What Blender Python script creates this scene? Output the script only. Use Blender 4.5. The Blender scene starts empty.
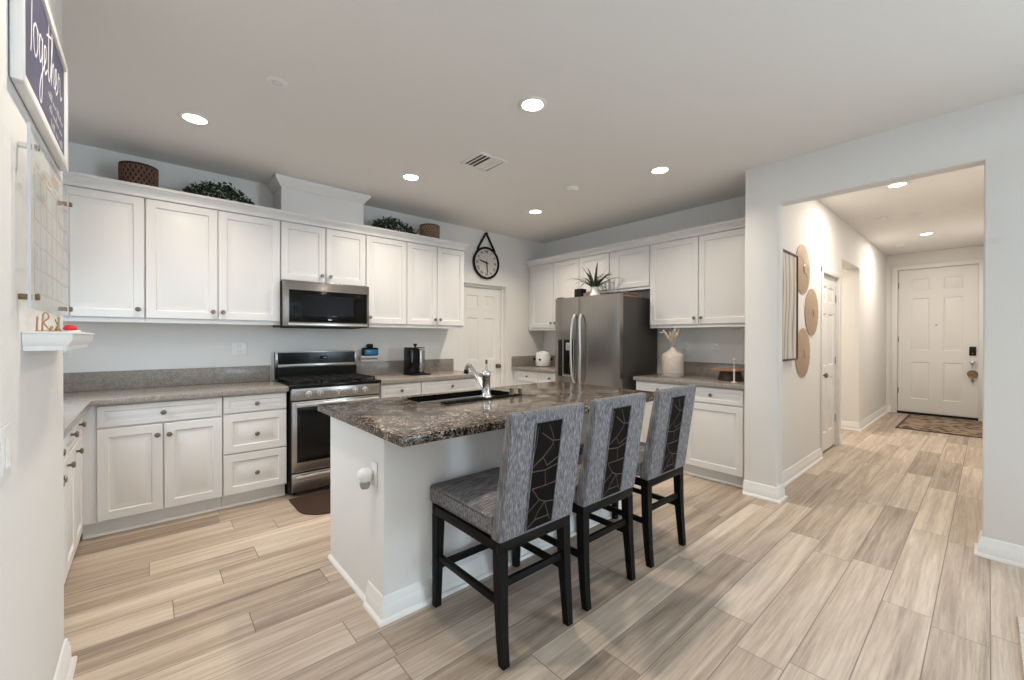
import bpy, bmesh, math, random
from mathutils import Vector, Matrix
C = bpy.context.scene.collection
SC = bpy.context.scene
PI = math.pi
# ------------------------------------------------------------ camera, world, exposure
TH, PT, RO, FPX, HC = .8534, -.0044, -.0015, 415.83, 1.3108
c_, s_ = math.cos(TH), math.sin(TH)
fwd0 = Vector((c_, s_, 0)); right0 = Vector((s_, -c_, 0)); up0 = Vector((0, 0, 1))
fwd = fwd0*math.cos(PT) + up0*math.sin(PT); up1 = -fwd0*math.sin(PT) + up0*math.cos(PT)
rgt = right0*math.cos(RO) - up1*math.sin(RO); upv = right0*math.sin(RO) + up1*math.cos(RO)
cam = bpy.data.cameras.new('camera'); co = bpy.data.objects.new('camera', cam); C.objects.link(co)
cam.sensor_width = 36; cam.lens = FPX*36/1024; cam.clip_start = .05; cam.clip_end = 60
m = Matrix.Identity(4)
for i in range(3):
    m[i][0] = rgt[i]; m[i][1] = upv[i]; m[i][2] = -fwd[i]
m[2][3] = HC
co.matrix_world = m
SC.camera = co
w = bpy.data.worlds.new('world'); SC.world = w; w.use_nodes = True
w.node_tree.nodes['Background'].inputs[0].default_value = (.75, .87, 1, 1)
w.node_tree.nodes['Background'].inputs[1].default_value = .6
SC.view_settings.view_transform = 'Standard'; SC.view_settings.look = 'None'
SC.view_settings.gamma = 1; SC.view_settings.use_curve_mapping = False
SC.view_settings.exposure = 0.24
WARM = (1, .865, .71); COOL = (.71, .865, 1.0)
P_DOWN, P_HALL, P_REAR, P_RIGHT, P_SIDE = 11.3, 20, 150, 190, 12
def area(name, loc, rot, sx, sy, power, col, shape='RECTANGLE', parent=None, spread=PI):
    l = bpy.data.lights.new(name, 'AREA'); l.shape = shape; l.size = sx; l.size_y = sy; l.energy = power; l.color = col; l.spread = spread
    o = bpy.data.objects.new(name, l); C.objects.link(o); o.location = loc; o.rotation_euler = rot
    if parent: o.parent = parent
    return o
# daylight through the windows of the living room behind the camera and over the side counter
area('rear_window_daylight', (.75, -4.93, 1.35), (PI/2, 0, PI), 1.7, 2.0, P_REAR*.5, COOL)
area('rear_window_daylight', (2.85, -4.93, 1.35), (PI/2, 0, PI), 1.7, 2.0, P_REAR*.5, COOL)
area('right_window_daylight', (3.74, -3.3, 1.35), (PI/2, 0, PI/2), 1.9, 2.0, P_RIGHT, COOL)
area('side_window_daylight', (-.96, 3.25, 1.62), (PI/2*.6, 0, -PI/2), .8, .9, P_SIDE, COOL, spread=PI*.7)

# ------------------------------------------------------------ materials
def nodes(name):
    mt = bpy.data.materials.new(name); mt.use_nodes = True
    nt = mt.node_tree; b = nt.nodes['Principled BSDF']
    return mt, nt, b
def mat(name, col, rough=.5, metal=0, bump=0, bscale=200, var=0, vscale=8, stretch=(1, 1, 1), coat=0, emis=None, estr=0, trans=0, ior=1.45, alpha=1, spec=.5):
    mt, nt, b = nodes(name); N = nt.nodes.new; L = nt.links.new
    b.inputs['Base Color'].default_value = (*col, 1); b.inputs['Roughness'].default_value = rough
    b.inputs['Metallic'].default_value = metal; b.inputs['Coat Weight'].default_value = coat
    b.inputs['Transmission Weight'].default_value = trans; b.inputs['IOR'].default_value = ior; b.inputs['Alpha'].default_value = alpha; b.inputs['Specular IOR Level'].default_value = spec
    if emis: b.inputs['Emission Color'].default_value = (*emis, 1); b.inputs['Emission Strength'].default_value = estr
    tc = N('ShaderNodeTexCoord'); mp = N('ShaderNodeMapping'); mp.inputs['Scale'].default_value = stretch
    L(tc.outputs['Object'], mp.inputs[0])
    if var:
        n = N('ShaderNodeTexNoise'); n.inputs['Scale'].default_value = vscale; n.inputs['Detail'].default_value = 4
        L(mp.outputs[0], n.inputs[0])
        r = N('ShaderNodeValToRGB'); e = r.color_ramp.elements
        e[0].position = .3; e[1].position = .7
        e[0].color = (*[max(0, c*(1-var)) for c in col], 1); e[1].color = (*[min(1, c*(1+var)) for c in col], 1)
        L(n.outputs[0], r.inputs[0]); L(r.outputs[0], b.inputs['Base Color'])
    if bump:
        n = N('ShaderNodeTexNoise'); n.inputs['Scale'].default_value = bscale; n.inputs['Detail'].default_value = 2
        L(mp.outputs[0], n.inputs[0])
        bp = N('ShaderNodeBump'); bp.inputs['Strength'].default_value = bump; bp.inputs['Distance'].default_value = .002
        L(n.outputs[0], bp.inputs['Height']); L(bp.outputs[0], b.inputs['Normal'])
    return mt
M = {}
M['wall'] = mat('wall_paint', (.78, .77, .75), .75, bump=.25, bscale=90)
M['ceil'] = mat('ceiling_paint', (.80, .785, .765), .85, bump=.2, bscale=80)
M['trim'] = mat('trim_white', (.80, .79, .77), .4)
M['cab'] = mat('cabinet_white', (.725, .715, .705), .38)
M['toe'] = mat('toe_kick_grey', (.62, .63, .65), .5)
M['knob'] = mat('brushed_nickel_dark', (.22, .19, .16), .3, 1)
M['steel'] = mat('stainless_steel', (.34, .32, .30), .25, 1, var=.08, vscale=3, stretch=(60, 60, 1))
M['steelh'] = mat('stainless_handle', (.60, .59, .58), .28, 1)
M['chrome'] = mat('chrome', (.72, .73, .74), .1, 1)
M['fside'] = mat('fridge_side_grey', (.045, .041, .037), .45)
M['black'] = mat('black_gloss', (.004, .004, .004), .12, spec=.25)
M['blackm'] = mat('black_matte', (.008, .008, .008), .5, spec=.25)
M['iron'] = mat('cast_iron', (.009, .009, .009), .6, bump=.3, bscale=300, spec=.3)
M['dwood'] = mat('espresso_wood', (.005, .0045, .0042), .45, spec=.15, var=.4, vscale=12, stretch=(8, 8, 1))
M['white'] = mat('white_plastic', (.82, .82, .81), .3)
M['whitec'] = mat('white_ceramic', (.85, .84, .82), .2)
M['beige'] = mat('beige_stoneware', (.66, .585, .52), .6, var=.08, vscale=30, bump=.2)
M['taupe'] = mat('tan_glazed_band', (.48, .38, .31), .5)
M['brass'] = mat('antique_bronze', (.26, .19, .12), .32, 1)
M['leaf'] = mat('dark_green_leaf', (.022, .045, .016), .5, var=.5, vscale=25)
M['leaf2'] = mat('spiky_green_leaf', (.03, .06, .025), .4, var=.4, vscale=30)
M['basket'] = mat('brown_rattan', (.045, .02, .014), .6, var=.5, vscale=60, bump=.5)
M['basket2'] = mat('woven_seagrass', (.12, .07, .042), .7, var=.6, vscale=90, bump=.6, bscale=150)
M['basket_lattice'] = mat('brown_rattan_strands', (.17, .085, .06), .6, var=.3, vscale=60)
M['basket2_lattice'] = mat('seagrass_strands', (.30, .20, .13), .7, var=.4, vscale=90)
M['wood'] = mat('warm_wood', (.30, .17, .10), .45, var=.35, vscale=14, stretch=(1, 8, 8))
M['wood2'] = mat('dark_brown_wood', (.07, .035, .022), .45, var=.3, vscale=14, stretch=(6, 6, 1))
M['lightwood'] = mat('light_wood', (.42, .24, .11), .5, var=.25, vscale=20)
M['pampas'] = mat('dried_grass', (.55, .46, .36), .8, var=.2, vscale=40)
M['cream'] = mat('cream_petal', (.80, .76, .70), .7)
M['navy'] = mat('navy_board', (.075, .075, .135), .55, var=.12, vscale=20)
M['chalk'] = mat('white_lettering', (.82, .82, .83), .6)
M['red'] = mat('red_felt', (.55, .01, .02), .6)
M['mat'] = mat('brown_range_mat', (.045, .022, .016), .5, bump=.4, bscale=400)
M['blue'] = mat('blue_screen', (.01, .06, .12), .2, emis=(.02, .20, .36), estr=.28)
M['lens'] = mat('lamp_lens', (1, 1, 1), .4, emis=(1, .93, .84), estr=14)
M['dark'] = mat('dark_gap', (.01, .009, .008), .8)
M['gold'] = mat('inlay_taupe', (.066, .048, .037), .5)
M['lcd'] = mat('grey_display', (.008, .008, .009), .25, spec=.06)
M['panelblk'] = mat('black_inlay_panel', (.004, .003, .003), .5, spec=.1)
M['sinkst'] = mat('dark_brushed_steel', (.16, .14, .125), .42, .8)
M['print'] = mat('pale_print_lines', (.46, .36, .30), .6)
M['rubber'] = mat('black_rubber', (.006, .006, .006), .9, spec=.04)
M['smoke'] = mat('grey_translucent_plastic', (.30, .31, .31), .2)
M['dial'] = mat('aged_clock_dial', (.62, .60, .57), .6, var=.08, vscale=9)
M['hole'] = mat('socket_slot', (.05, .05, .05), .6)
M['acryl'] = None
def mat_acrylic():
    mt, nt, b = nodes('clear_acrylic'); N = nt.nodes.new; L = nt.links.new
    nt.nodes.remove(b)
    t = N('ShaderNodeBsdfTransparent'); t.inputs[0].default_value = (.97, .98, .98, 1)
    g = N('ShaderNodeBsdfGlossy'); g.inputs['Roughness'].default_value = .05
    fr = N('ShaderNodeFresnel'); fr.inputs[0].default_value = 1.45
    mx = N('ShaderNodeMixShader')
    ml = N('ShaderNodeMath'); ml.operation = 'MULTIPLY'; ml.inputs[1].default_value = .3
    L(fr.outputs[0], ml.inputs[0]); L(ml.outputs[0], mx.inputs[0]); L(t.outputs[0], mx.inputs[1]); L(g.outputs[0], mx.inputs[2])
    L(mx.outputs[0], nt.nodes['Material Output'].inputs[0])
    return mt
M['acryl'] = mat_acrylic()
def mat_floor():
    mt, nt, b = nodes('oak_plank_floor'); N = nt.nodes.new; L = nt.links.new
    PW, PL = .179, 1.21
    tc = N('ShaderNodeTexCoord'); sp = N('ShaderNodeSeparateXYZ'); L(tc.outputs['Object'], sp.inputs[0])
    def mth(op, a, bb=None, cc=None):
        n = N('ShaderNodeMath'); n.operation = op
        for i, v in enumerate((a, bb, cc)):
            if v is None: continue
            if isinstance(v, (int, float)): n.inputs[i].default_value = v
            else: L(v, n.inputs[i])
        return n.outputs[0]
    v = mth('DIVIDE', mth('ADD', sp.outputs[1], .011+PW*60), PW)
    row = mth('FLOOR', v); fv = mth('FRACT', v)
    wn = N('ShaderNodeTexWhiteNoise'); wn.noise_dimensions = '1D'; L(mth('ADD', row, 7.3), wn.inputs['W'])
    u = mth('ADD', mth('DIVIDE', mth('ADD', sp.outputs[0], 40), PL), mth('MULTIPLY', wn.outputs[0], 5.0))
    col = mth('FLOOR', u); fu = mth('FRACT', u)
    cx = N('ShaderNodeCombineXYZ'); L(row, cx.inputs[0]); L(col, cx.inputs[1])
    w2 = N('ShaderNodeTexWhiteNoise'); w2.noise_dimensions = '2D'; L(cx.outputs[0], w2.inputs['Vector'])
    # grain coordinates, shifted per plank
    g = N('ShaderNodeCombineXYZ')
    L(mth('ADD', mth('MULTIPLY', sp.outputs[0], .5), mth('MULTIPLY', w2.outputs[0], 37)), g.inputs[0])
    L(mth('ADD', mth('MULTIPLY', sp.outputs[1], 11), mth('MULTIPLY', w2.outputs[0], 91)), g.inputs[1])
    n1 = N('ShaderNodeTexNoise'); n1.inputs['Scale'].default_value = 1.5; n1.inputs['Detail'].default_value = 3.5; n1.inputs['Distortion'].default_value = 1.0; n1.inputs['Roughness'].default_value = .5; L(g.outputs[0], n1.inputs[0])
    n2 = N('ShaderNodeTexNoise'); n2.inputs['Scale'].default_value = 7; n2.inputs['Detail'].default_value = 7; n2.inputs['Distortion'].default_value = .35; n2.inputs['Roughness'].default_value = .7; L(g.outputs[0], n2.inputs[0])
    r = N('ShaderNodeValToRGB'); e = r.color_ramp.elements
    e[0].position = .26; e[0].color = (.235, .18, .14, 1); e[1].position = .74; e[1].color = (.66, .565, .47, 1)
    q = e.new(.5); q.color = (.455, .365, .29, 1)
    tone = mth('ADD', mth('ADD', mth('MULTIPLY', n1.outputs[0], .66), mth('MULTIPLY', n2.outputs[0], .62)), mth('MULTIPLY', mth('SUBTRACT', w2.outputs[0], .5), .24))
    L(mth('SUBTRACT', tone, .135), r.inputs[0])
    # joints
    dv = mth('MULTIPLY', mth('MINIMUM', fv, mth('SUBTRACT', 1, fv)), PW)
    du = mth('MULTIPLY', mth('MINIMUM', fu, mth('SUBTRACT', 1, fu)), PL)
    dj = mth('MINIMUM', dv, du)
    jr = N('ShaderNodeMapRange'); jr.inputs[1].default_value = .0006; jr.inputs[2].default_value = .0030; L(dj, jr.inputs[0])
    mx = N('ShaderNodeMix'); mx.data_type = 'RGBA'
    L(jr.outputs[0], mx.inputs['Factor']); mx.inputs['A'].default_value = (.20, .155, .12, 1); L(r.outputs[0], mx.inputs['B'])
    L(mx.outputs['Result'], b.inputs['Base Color'])
    rr = N('ShaderNodeMapRange'); rr.inputs[3].default_value = .34; rr.inputs[4].default_value = .48; L(n2.outputs[0], rr.inputs[0]); L(rr.outputs[0], b.inputs['Roughness'])
    bp = N('ShaderNodeBump'); bp.inputs['Strength'].default_value = .35; bp.inputs['Distance'].default_value = .002
    L(mth('ADD', jr.outputs[0], mth('MULTIPLY', n2.outputs[0], .25)), bp.inputs['Height']); L(bp.outputs[0], b.inputs['Normal'])
    return mt
M['floor'] = mat_floor()
def mat_speckle(name, cols, scale, rough, coat=0, big=None):
    mt, nt, b = nodes(name); N = nt.nodes.new; L = nt.links.new
    tc = N('ShaderNodeTexCoord')
    vo = N('ShaderNodeTexVoronoi'); vo.inputs['Scale'].default_value = scale; L(tc.outputs['Object'], vo.inputs[0])
    sp = N('ShaderNodeSeparateColor'); L(vo.outputs['Color'], sp.inputs[0])
    n = N('ShaderNodeTexNoise'); n.inputs['Scale'].default_value = scale*.12; n.inputs['Detail'].default_value = 3; L(tc.outputs['Object'], n.inputs[0])
    ad = N('ShaderNodeMath'); ad.operation = 'MULTIPLY_ADD'; ad.inputs[1].default_value = .7; L(n.outputs[0], ad.inputs[0])
    ml = N('ShaderNodeMath'); ml.operation = 'MULTIPLY'; ml.inputs[1].default_value = .62; L(sp.outputs[0], ml.inputs[0]); L(ml.outputs[0], ad.inputs[2])
    r = N('ShaderNodeValToRGB'); r.color_ramp.interpolation = 'CONSTANT'; e = r.color_ramp.elements
    e[0].position = 0; e[0].color = (*cols[0][1], 1); e[1].position = cols[1][0]; e[1].color = (*cols[1][1], 1)
    for p, cc in cols[2:]:
        q = e.new(p); q.color = (*cc, 1)
    L(ad.outputs[0], r.inputs[0]); L(r.outputs[0], b.inputs['Base Color'])
    b.inputs['Roughness'].default_value = rough; b.inputs['Coat Weight'].default_value = coat; b.inputs['Specular IOR Level'].default_value = .35
    return mt
M['granite'] = mat_speckle('brown_granite', [(0, (.006, .0055, .006)), (.48, (.018, .015, .014)), (.61, (.075, .056, .042)), (.74, (.18, .14, .108)), (.93, (.42, .36, .31))], 135, .16)
M['quartz'] = mat_speckle('taupe_counter', [(0, (.20, .175, .155)), (.4, (.245, .215, .19)), (.65, (.285, .25, .22)), (.85, (.35, .32, .29))], 260, .22)
def mat_fabric(name, stretch):
    mt, nt, b = nodes(name); N = nt.nodes.new; L = nt.links.new
    tc = N('ShaderNodeTexCoord'); mp = N('ShaderNodeMapping'); mp.inputs['Scale'].default_value = stretch; L(tc.outputs['Object'], mp.inputs[0])
    n = N('ShaderNodeTexNoise'); n.inputs['Scale'].default_value = 1; n.inputs['Detail'].default_value = 5; n.inputs['Roughness'].default_value = .65; L(mp.outputs[0], n.inputs[0])
    r = N('ShaderNodeValToRGB'); e = r.color_ramp.elements
    e[0].position = .32; e[0].color = (.045, .044, .050, 1); e[1].position = .74; e[1].color = (.46, .425, .42, 1)
    q = e.new(.52); q.color = (.17, .163, .172, 1)
    L(n.outputs[0], r.inputs[0]); L(r.outputs[0], b.inputs['Base Color']); b.inputs['Roughness'].default_value = .9
    bp = N("ShaderNodeBump"); bp.inputs["Strength"].default_value = .35; bp.inputs["Distance"].default_value = .002
    L(n.outputs[0], bp.inputs['Height']); L(bp.outputs[0], b.inputs['Normal'])
    return mt
M['fab'] = mat_fabric('grey_streaked_fabric', (230, 230, 16))
M['fabs'] = mat_fabric('grey_streaked_seat_fabric', (14, 150, 60))
def mat_art():
    mt, nt, b = nodes('abstract_canvas'); N = nt.nodes.new; L = nt.links.new
    tc = N('ShaderNodeTexCoord'); mp = N('ShaderNodeMapping'); mp.inputs['Scale'].default_value = (2.2, 1, .55); mp.inputs['Rotation'].default_value = (0, .22, 0); L(tc.outputs['Object'], mp.inputs[0])
    wv = N('ShaderNodeTexWave'); wv.inputs['Scale'].default_value = 1.3; wv.inputs['Distortion'].default_value = 13; wv.inputs['Detail'].default_value = 1.5; wv.inputs['Detail Scale'].default_value = 1.1; L(mp.outputs[0], wv.inputs[0])
    r = N('ShaderNodeValToRGB'); e = r.color_ramp.elements
    e[0].position = 0; e[0].color = (.27, .245, .20, 1); e[1].position = 1; e[1].color = (.66, .61, .55, 1)
    for p, cc in ((.12, (.42, .37, .31)), (.35, (.62, .56, .50)), (.6, (.55, .53, .50)), (.66, (.40, .39, .36)), (.72, (.62, .585, .54))):
        q = e.new(p); q.color = (*cc, 1)
    L(wv.outputs[0], r.inputs[0]); L(r.outputs[0], b.inputs['Base Color']); b.inputs['Roughness'].default_value = .6
    return mt
M['art'] = mat_art()
def mat_disc():
    mt, nt, b = nodes('woven_gold_plate'); N = nt.nodes.new; L = nt.links.new
    tc = N('ShaderNodeTexCoord')
    wv = N('ShaderNodeTexWave'); wv.wave_type = 'RINGS'; wv.rings_direction = 'Y'; wv.inputs['Scale'].default_value = 28; wv.inputs['Distortion'].default_value = 1.2; L(tc.outputs['Object'], wv.inputs[0])
    n = N('ShaderNodeTexNoise'); n.inputs['Scale'].default_value = 55; L(tc.outputs['Object'], n.inputs[0])
    mx = N('ShaderNodeMath'); mx.operation = 'MULTIPLY_ADD'; mx.inputs[1].default_value = .5; L(wv.outputs[0], mx.inputs[0]); 
    m2 = N('ShaderNodeMath'); m2.operation = 'MULTIPLY'; m2.inputs[1].default_value = .5; L(n.outputs[0], m2.inputs[0]); L(m2.outputs[0], mx.inputs[2])
    r = N('ShaderNodeValToRGB'); e = r.color_ramp.elements
    e[0].position = .15; e[0].color = (.24, .155, .095, 1); e[1].position = .85; e[1].color = (.66, .49, .34, 1)
    L(mx.outputs[0], r.inputs[0]); L(r.outputs[0], b.inputs['Base Color']); b.inputs['Roughness'].default_value = .42; b.inputs['Metallic'].default_value = .35
    bp = N('ShaderNodeBump'); bp.inputs['Strength'].default_value = .5; bp.inputs['Distance'].default_value = .003
    L(mx.outputs[0], bp.inputs['Height']); L(bp.outputs[0], b.inputs['Normal'])
    return mt
M['disc'] = mat_disc()
def mat_rugpat(name, cols, scale):
    mt, nt, b = nodes(name); N = nt.nodes.new; L = nt.links.new
    tc = N('ShaderNodeTexCoord')
    vo = N('ShaderNodeTexVoronoi'); vo.inputs['Scale'].default_value = scale; vo.feature = 'SMOOTH_F1'; L(tc.outputs['Object'], vo.inputs[0])
    n = N('ShaderNodeTexNoise'); n.inputs['Scale'].default_value = scale*2.2; L(tc.outputs['Object'], n.inputs[0])
    a = N('ShaderNodeMath'); a.operation = 'MULTIPLY_ADD'; a.inputs[1].default_value = .5; L(n.outputs[0], a.inputs[0]); L(vo.outputs['Distance'], a.inputs[2])
    r = N('ShaderNodeValToRGB'); e = r.color_ramp.elements
    e[0].position = .35; e[0].color = (*cols[0], 1); e[1].position = .72; e[1].color = (*cols[2], 1); q = e.new(.52); q.color = (*cols[1], 1)
    L(a.outputs[0], r.inputs[0]); L(r.outputs[0], b.inputs['Base Color']); b.inputs['Roughness'].default_value = .95
    return mt
M['rug'] = mat_rugpat('patterned_door_rug', [(.03, .02, .017), (.14, .09, .06), (.32, .24, .17)], 11)
M['rug2'] = mat_rugpat('pale_woven_rug', [(.50, .45, .39), (.60, .55, .48), (.66, .61, .55)], 60)

# ------------------------------------------------------------ mesh helpers
class MB:
    def __init__(s): s.bm = bmesh.new()
    def box(s, x0, x1, y0, y1, z0, z1, bev=0, seg=2):
        t = bmesh.new() if bev else s.bm
        vs = [t.verts.new((x, y, z)) for x in (min(x0, x1), max(x0, x1)) for y in (min(y0, y1), max(y0, y1)) for z in (min(z0, z1), max(z0, z1))]
        for f in ((0, 1, 3, 2), (4, 6, 7, 5), (0, 4, 5, 1), (2, 3, 7, 6), (0, 2, 6, 4), (1, 5, 7, 3)): t.faces.new([vs[i] for i in f])
        if bev:
            bmesh.ops.bevel(t, geom=t.edges[:], offset=bev, segments=seg, affect='EDGES', profile=.5)
            s.merge(t)
        return s
    def merge(s, t, mtx=None):
        mp = {}
        for v in t.verts: mp[v] = s.bm.verts.new(mtx @ v.co if mtx else v.co)
        for f in t.faces:
            try: s.bm.faces.new([mp[v] for v in f.verts])
            except ValueError: pass
        t.free()
    def hexa(s, lo, hi):     # lo, hi: 4 points each (ccw)
        a = [s.bm.verts.new(p) for p in lo]; b = [s.bm.verts.new(p) for p in hi]
        s.bm.faces.new(a[::-1]); s.bm.faces.new(b)
        for i in range(4): s.bm.faces.new([a[i], a[(i+1) % 4], b[(i+1) % 4], b[i]])
        return s
    def tube(s, pts, r, n=8, closed=False, caps=True):
        pts = [Vector(p) for p in pts]; k = len(pts); R = r if isinstance(r, (list, tuple)) else [r]*k
        rings = []; prev = None
        for i, p in enumerate(pts):
            if closed: t = pts[(i+1) % k]-pts[i-1]
            else: t = pts[min(i+1, k-1)]-pts[max(i-1, 0)]
            if t.length < 1e-9: t = Vector((0, 0, 1))
            t.normalize()
            if prev is None:
                a = Vector((0, 0, 1)) if abs(t.z) < .9 else Vector((1, 0, 0))
                u = t.cross(a).normalized()
            else:
                u = prev - t*prev.dot(t)
                u = u.normalized() if u.length > 1e-6 else t.orthogonal().normalized()
            prev = u; v = t.cross(u)
            rings.append([s.bm.verts.new(p + (u*math.cos(2*PI*j/n)+v*math.sin(2*PI*j/n))*R[i]) for j in range(n)])
        for i in range(k if closed else k-1):
            A, B = rings[i], rings[(i+1) % k]
            for j in range(n): s.bm.faces.new([A[j], A[(j+1) % n], B[(j+1) % n], B[j]])
        if caps and not closed:
            s.bm.faces.new(rings[0][::-1]); s.bm.faces.new(rings[-1])
        return s
    def cyl(s, p0, p1, r0, r1=None, n=20): return s.tube([p0, p1], [r0, r0 if r1 is None else r1], n)
    def lathe(s, prof, n=28, c=(0, 0, 0), axis='Z'):
        rings = []
        def P(r, h, a):
            x, y = r*math.cos(a), r*math.sin(a)
            v = (x, y, h) if axis == 'Z' else ((x, -h, y) if axis == '-Y' else (h, x, y))
            return Vector(v)+Vector(c)
        for r, h in prof:
            rings.append([s.bm.verts.new(P(r, h, 0))] if r < 1e-6 else [s.bm.verts.new(P(r, h, 2*PI*j/n)) for j in range(n)])
        for A, B in zip(rings, rings[1:]):
            if len(A) == 1 and len(B) == 1: continue
            for j in range(n):
                a0, a1 = A[j % len(A)], A[(j+1) % len(A)]; b0, b1 = B[j % len(B)], B[(j+1) % len(B)]
                f = [a0, a1, b1, b0]; g = []
                for v in f:
                    if v not in g: g.append(v)
                if len(g) > 2:
                    try: s.bm.faces.new(g)
                    except ValueError: pass
        return s
    def prism(s, poly, a, b, axis='X'):      # poly in the other two axes, extruded a..b
        def P(u, v, h): return {'X': (h, u, v), 'Y': (u, h, v), 'Z': (u, v, h)}[axis]
        A = [s.bm.verts.new(P(u, v, a)) for u, v in poly]; B = [s.bm.verts.new(P(u, v, b)) for u, v in poly]
        k = len(poly); s.bm.faces.new(A[::-1]); s.bm.faces.new(B)
        for i in range(k): s.bm.faces.new([A[i], A[(i+1) % k], B[(i+1) % k], B[i]])
        return s
    def sweep(s, prof, path, segs=None):     # moulding: prof [(out, z)], path [(x,y)] open polyline in plan, outward on the right-hand side
        n = len(path); dirs = []
        for i in range(n-1):
            d = Vector((path[i+1][0]-path[i][0], path[i+1][1]-path[i][1])); dirs.append(d.normalized())
        rings = []
        for i, p in enumerate(path):
            d0 = dirs[max(i-1, 0)]; d1 = dirs[min(i, n-2)]
            n0 = Vector((d0.y, -d0.x)); n1 = Vector((d1.y, -d1.x))
            b = (n0+n1); b = b / max(.2, b.dot(n0)) if b.length > 1e-6 else n0
            rings.append([s.bm.verts.new((p[0]+b.x*o, p[1]+b.y*o, z)) for o, z in prof])
        k = len(prof)
        if segs:
            for q in rings[:segs[0]]+rings[segs[1]+1:]:
                for v in q: s.bm.verts.remove(v)
            rings = rings[segs[0]:segs[1]+1]
        for A, B in zip(rings, rings[1:]):
            for j in range(k): s.bm.faces.new([A[j], A[(j+1) % k], B[(j+1) % k], B[j]])
        s.bm.faces.new(rings[0][::-1]); s.bm.faces.new(rings[-1])
        return s
    def panel(s, x0, x1, z0, z1, y, t, cutsx, cutsz, cells, rings, mtx=None):
        """slab from y (back) to y-t (front) whose front has moulded panels in the given grid cells"""
        T = bmesh.new(); e = .003; yf = y-t
        xs = [x0+e]+[x for x in cutsx]+[x1-e]; zs = [z0+e]+[z for z in cutsz]+[z1-e]
        V = {(i, j): T.verts.new((x, yf, z)) for i, x in enumerate(xs) for j, z in enumerate(zs)}
        for i in range(len(xs)-1):
            for j in range(len(zs)-1):
                q = [V[i, j], V[i+1, j], V[i+1, j+1], V[i, j+1]]
                if (i, j) in cells:
                    A = q
                    for ins, dy in rings:
                        B = [T.verts.new((xs[i]+ins, yf+dy, zs[j]+ins)), T.verts.new((xs[i+1]-ins, yf+dy, zs[j]+ins)), T.verts.new((xs[i+1]-ins, yf+dy, zs[j+1]-ins)), T.verts.new((xs[i]+ins, yf+dy, zs[j+1]-ins))]
                        for k in range(4): T.faces.new([A[k], A[(k+1) % 4], B[(k+1) % 4], B[k]])
                        A = B
                    T.faces.new(A)
                else: T.faces.new(q)
        nx, nz = len(xs)-1, len(zs)-1
        border = [V[i, 0] for i in range(nx+1)]+[V[nx, j] for j in range(1, nz+1)]+[V[i, nz] for i in range(nx-1, -1, -1)]+[V[0, j] for j in range(nz-1, 0, -1)]
        def out(v, yy):
            x = x0 if abs(v.co.x-xs[0]) < 1e-7 else (x1 if abs(v.co.x-xs[-1]) < 1e-7 else v.co.x)
            z = z0 if abs(v.co.z-zs[0]) < 1e-7 else (z1 if abs(v.co.z-zs[-1]) < 1e-7 else v.co.z)
            return T.verts.new((x, yy, z))
        B1 = [out(v, yf+e) for v in border]; B2 = [out(v, y) for v in border]; k = len(border)
        for i in range(k):
            j = (i+1) % k
            T.faces.new([border[i], border[j], B1[j], B1[i]]); T.faces.new([B1[i], B1[j], B2[j], B2[i]])
        T.faces.new(B2[::-1])
        s.merge(T, mtx); return s
    def disp(s, f):
        for v in s.bm.verts: v.co = f(v.co)
        return s
def obj(name, mb, mt, parent=None, smooth=40, loc=None, rot=None):
    bm = mb.bm
    bmesh.ops.recalc_face_normals(bm, faces=bm.faces[:])
    me = bpy.data.meshes.new(name); bm.to_mesh(me); bm.free()
    if smooth:
        me.shade_smooth(); me.set_sharp_from_angle(angle=math.radians(smooth))
    me.materials.append(M[mt] if isinstance(mt, str) else mt)
    o = bpy.data.objects.new(name, me); C.objects.link(o)
    if parent: o.parent = parent
    if loc: o.location = loc
    if rot: o.rotation_euler = rot
    return o
def thing(name, label, cat, loc=(0, 0, 0), rz=0, group=None):
    o = bpy.data.objects.new(name, None); C.objects.link(o); o.empty_display_size = .1
    o.location = loc; o.rotation_euler = (0, 0, rz); tag(o, label, cat, group); return o
def tag(o, label, cat, group=None, kind=None):
    o['label'] = label; o['category'] = cat
    if group: o['group'] = group
    if kind: o['kind'] = kind
    return o
def struct(name, mb, mt, smooth=40):
    o = obj(name, mb, mt, None, smooth); o['kind'] = 'structure'; return o
def dup(root, loc, rz, label=None, group=None):
    r = root.copy(); C.objects.link(r); r.location = loc; r.rotation_euler = (0, 0, rz)
    if label: r['label'] = label
    if group: r['group'] = group
    for ch in list(root.children):
        k = ch.copy(); C.objects.link(k); k.parent = r
        for g in list(ch.children):
            d = g.copy(); C.objects.link(d); d.parent = k
    return r
def text_mb(txt, size, mtx, ext=.0008, off=0):
    cu = bpy.data.curves.new('t', 'FONT'); cu.body = txt; cu.size = size; cu.align_x = 'CENTER'; cu.align_y = 'CENTER'; cu.extrude = ext; cu.offset = off
    o = bpy.data.objects.new('t', cu); C.objects.link(o)
    dg = bpy.context.evaluated_depsgraph_get(); me = bpy.data.meshes.new_from_object(o.evaluated_get(dg))
    t = bmesh.new(); t.from_mesh(me); bpy.data.objects.remove(o); bpy.data.meshes.remove(me); bpy.data.curves.remove(cu)
    for v in t.verts: v.co = mtx @ v.co
    return t
def cr(P, n=8, closed=False):      # smooth curve through points
    P = [Vector(p) for p in P]; out = []; k = len(P)
    rng = range(k) if closed else range(k-1)
    for i in rng:
        p0 = P[i-1] if (i > 0 or closed) else P[0]; p1 = P[i]; p2 = P[(i+1) % k]; p3 = P[(i+2) % k] if (closed or i+2 < k) else P[-1]
        for j in range(n):
            t = j/n
            out.append(.5*((2*p1)+(p2-p0)*t+(2*p0-5*p1+4*p2-p3)*t*t+(3*p1-p0-3*p2+p3)*t**3))
    if not closed: out.append(P[-1])
    return out

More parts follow.
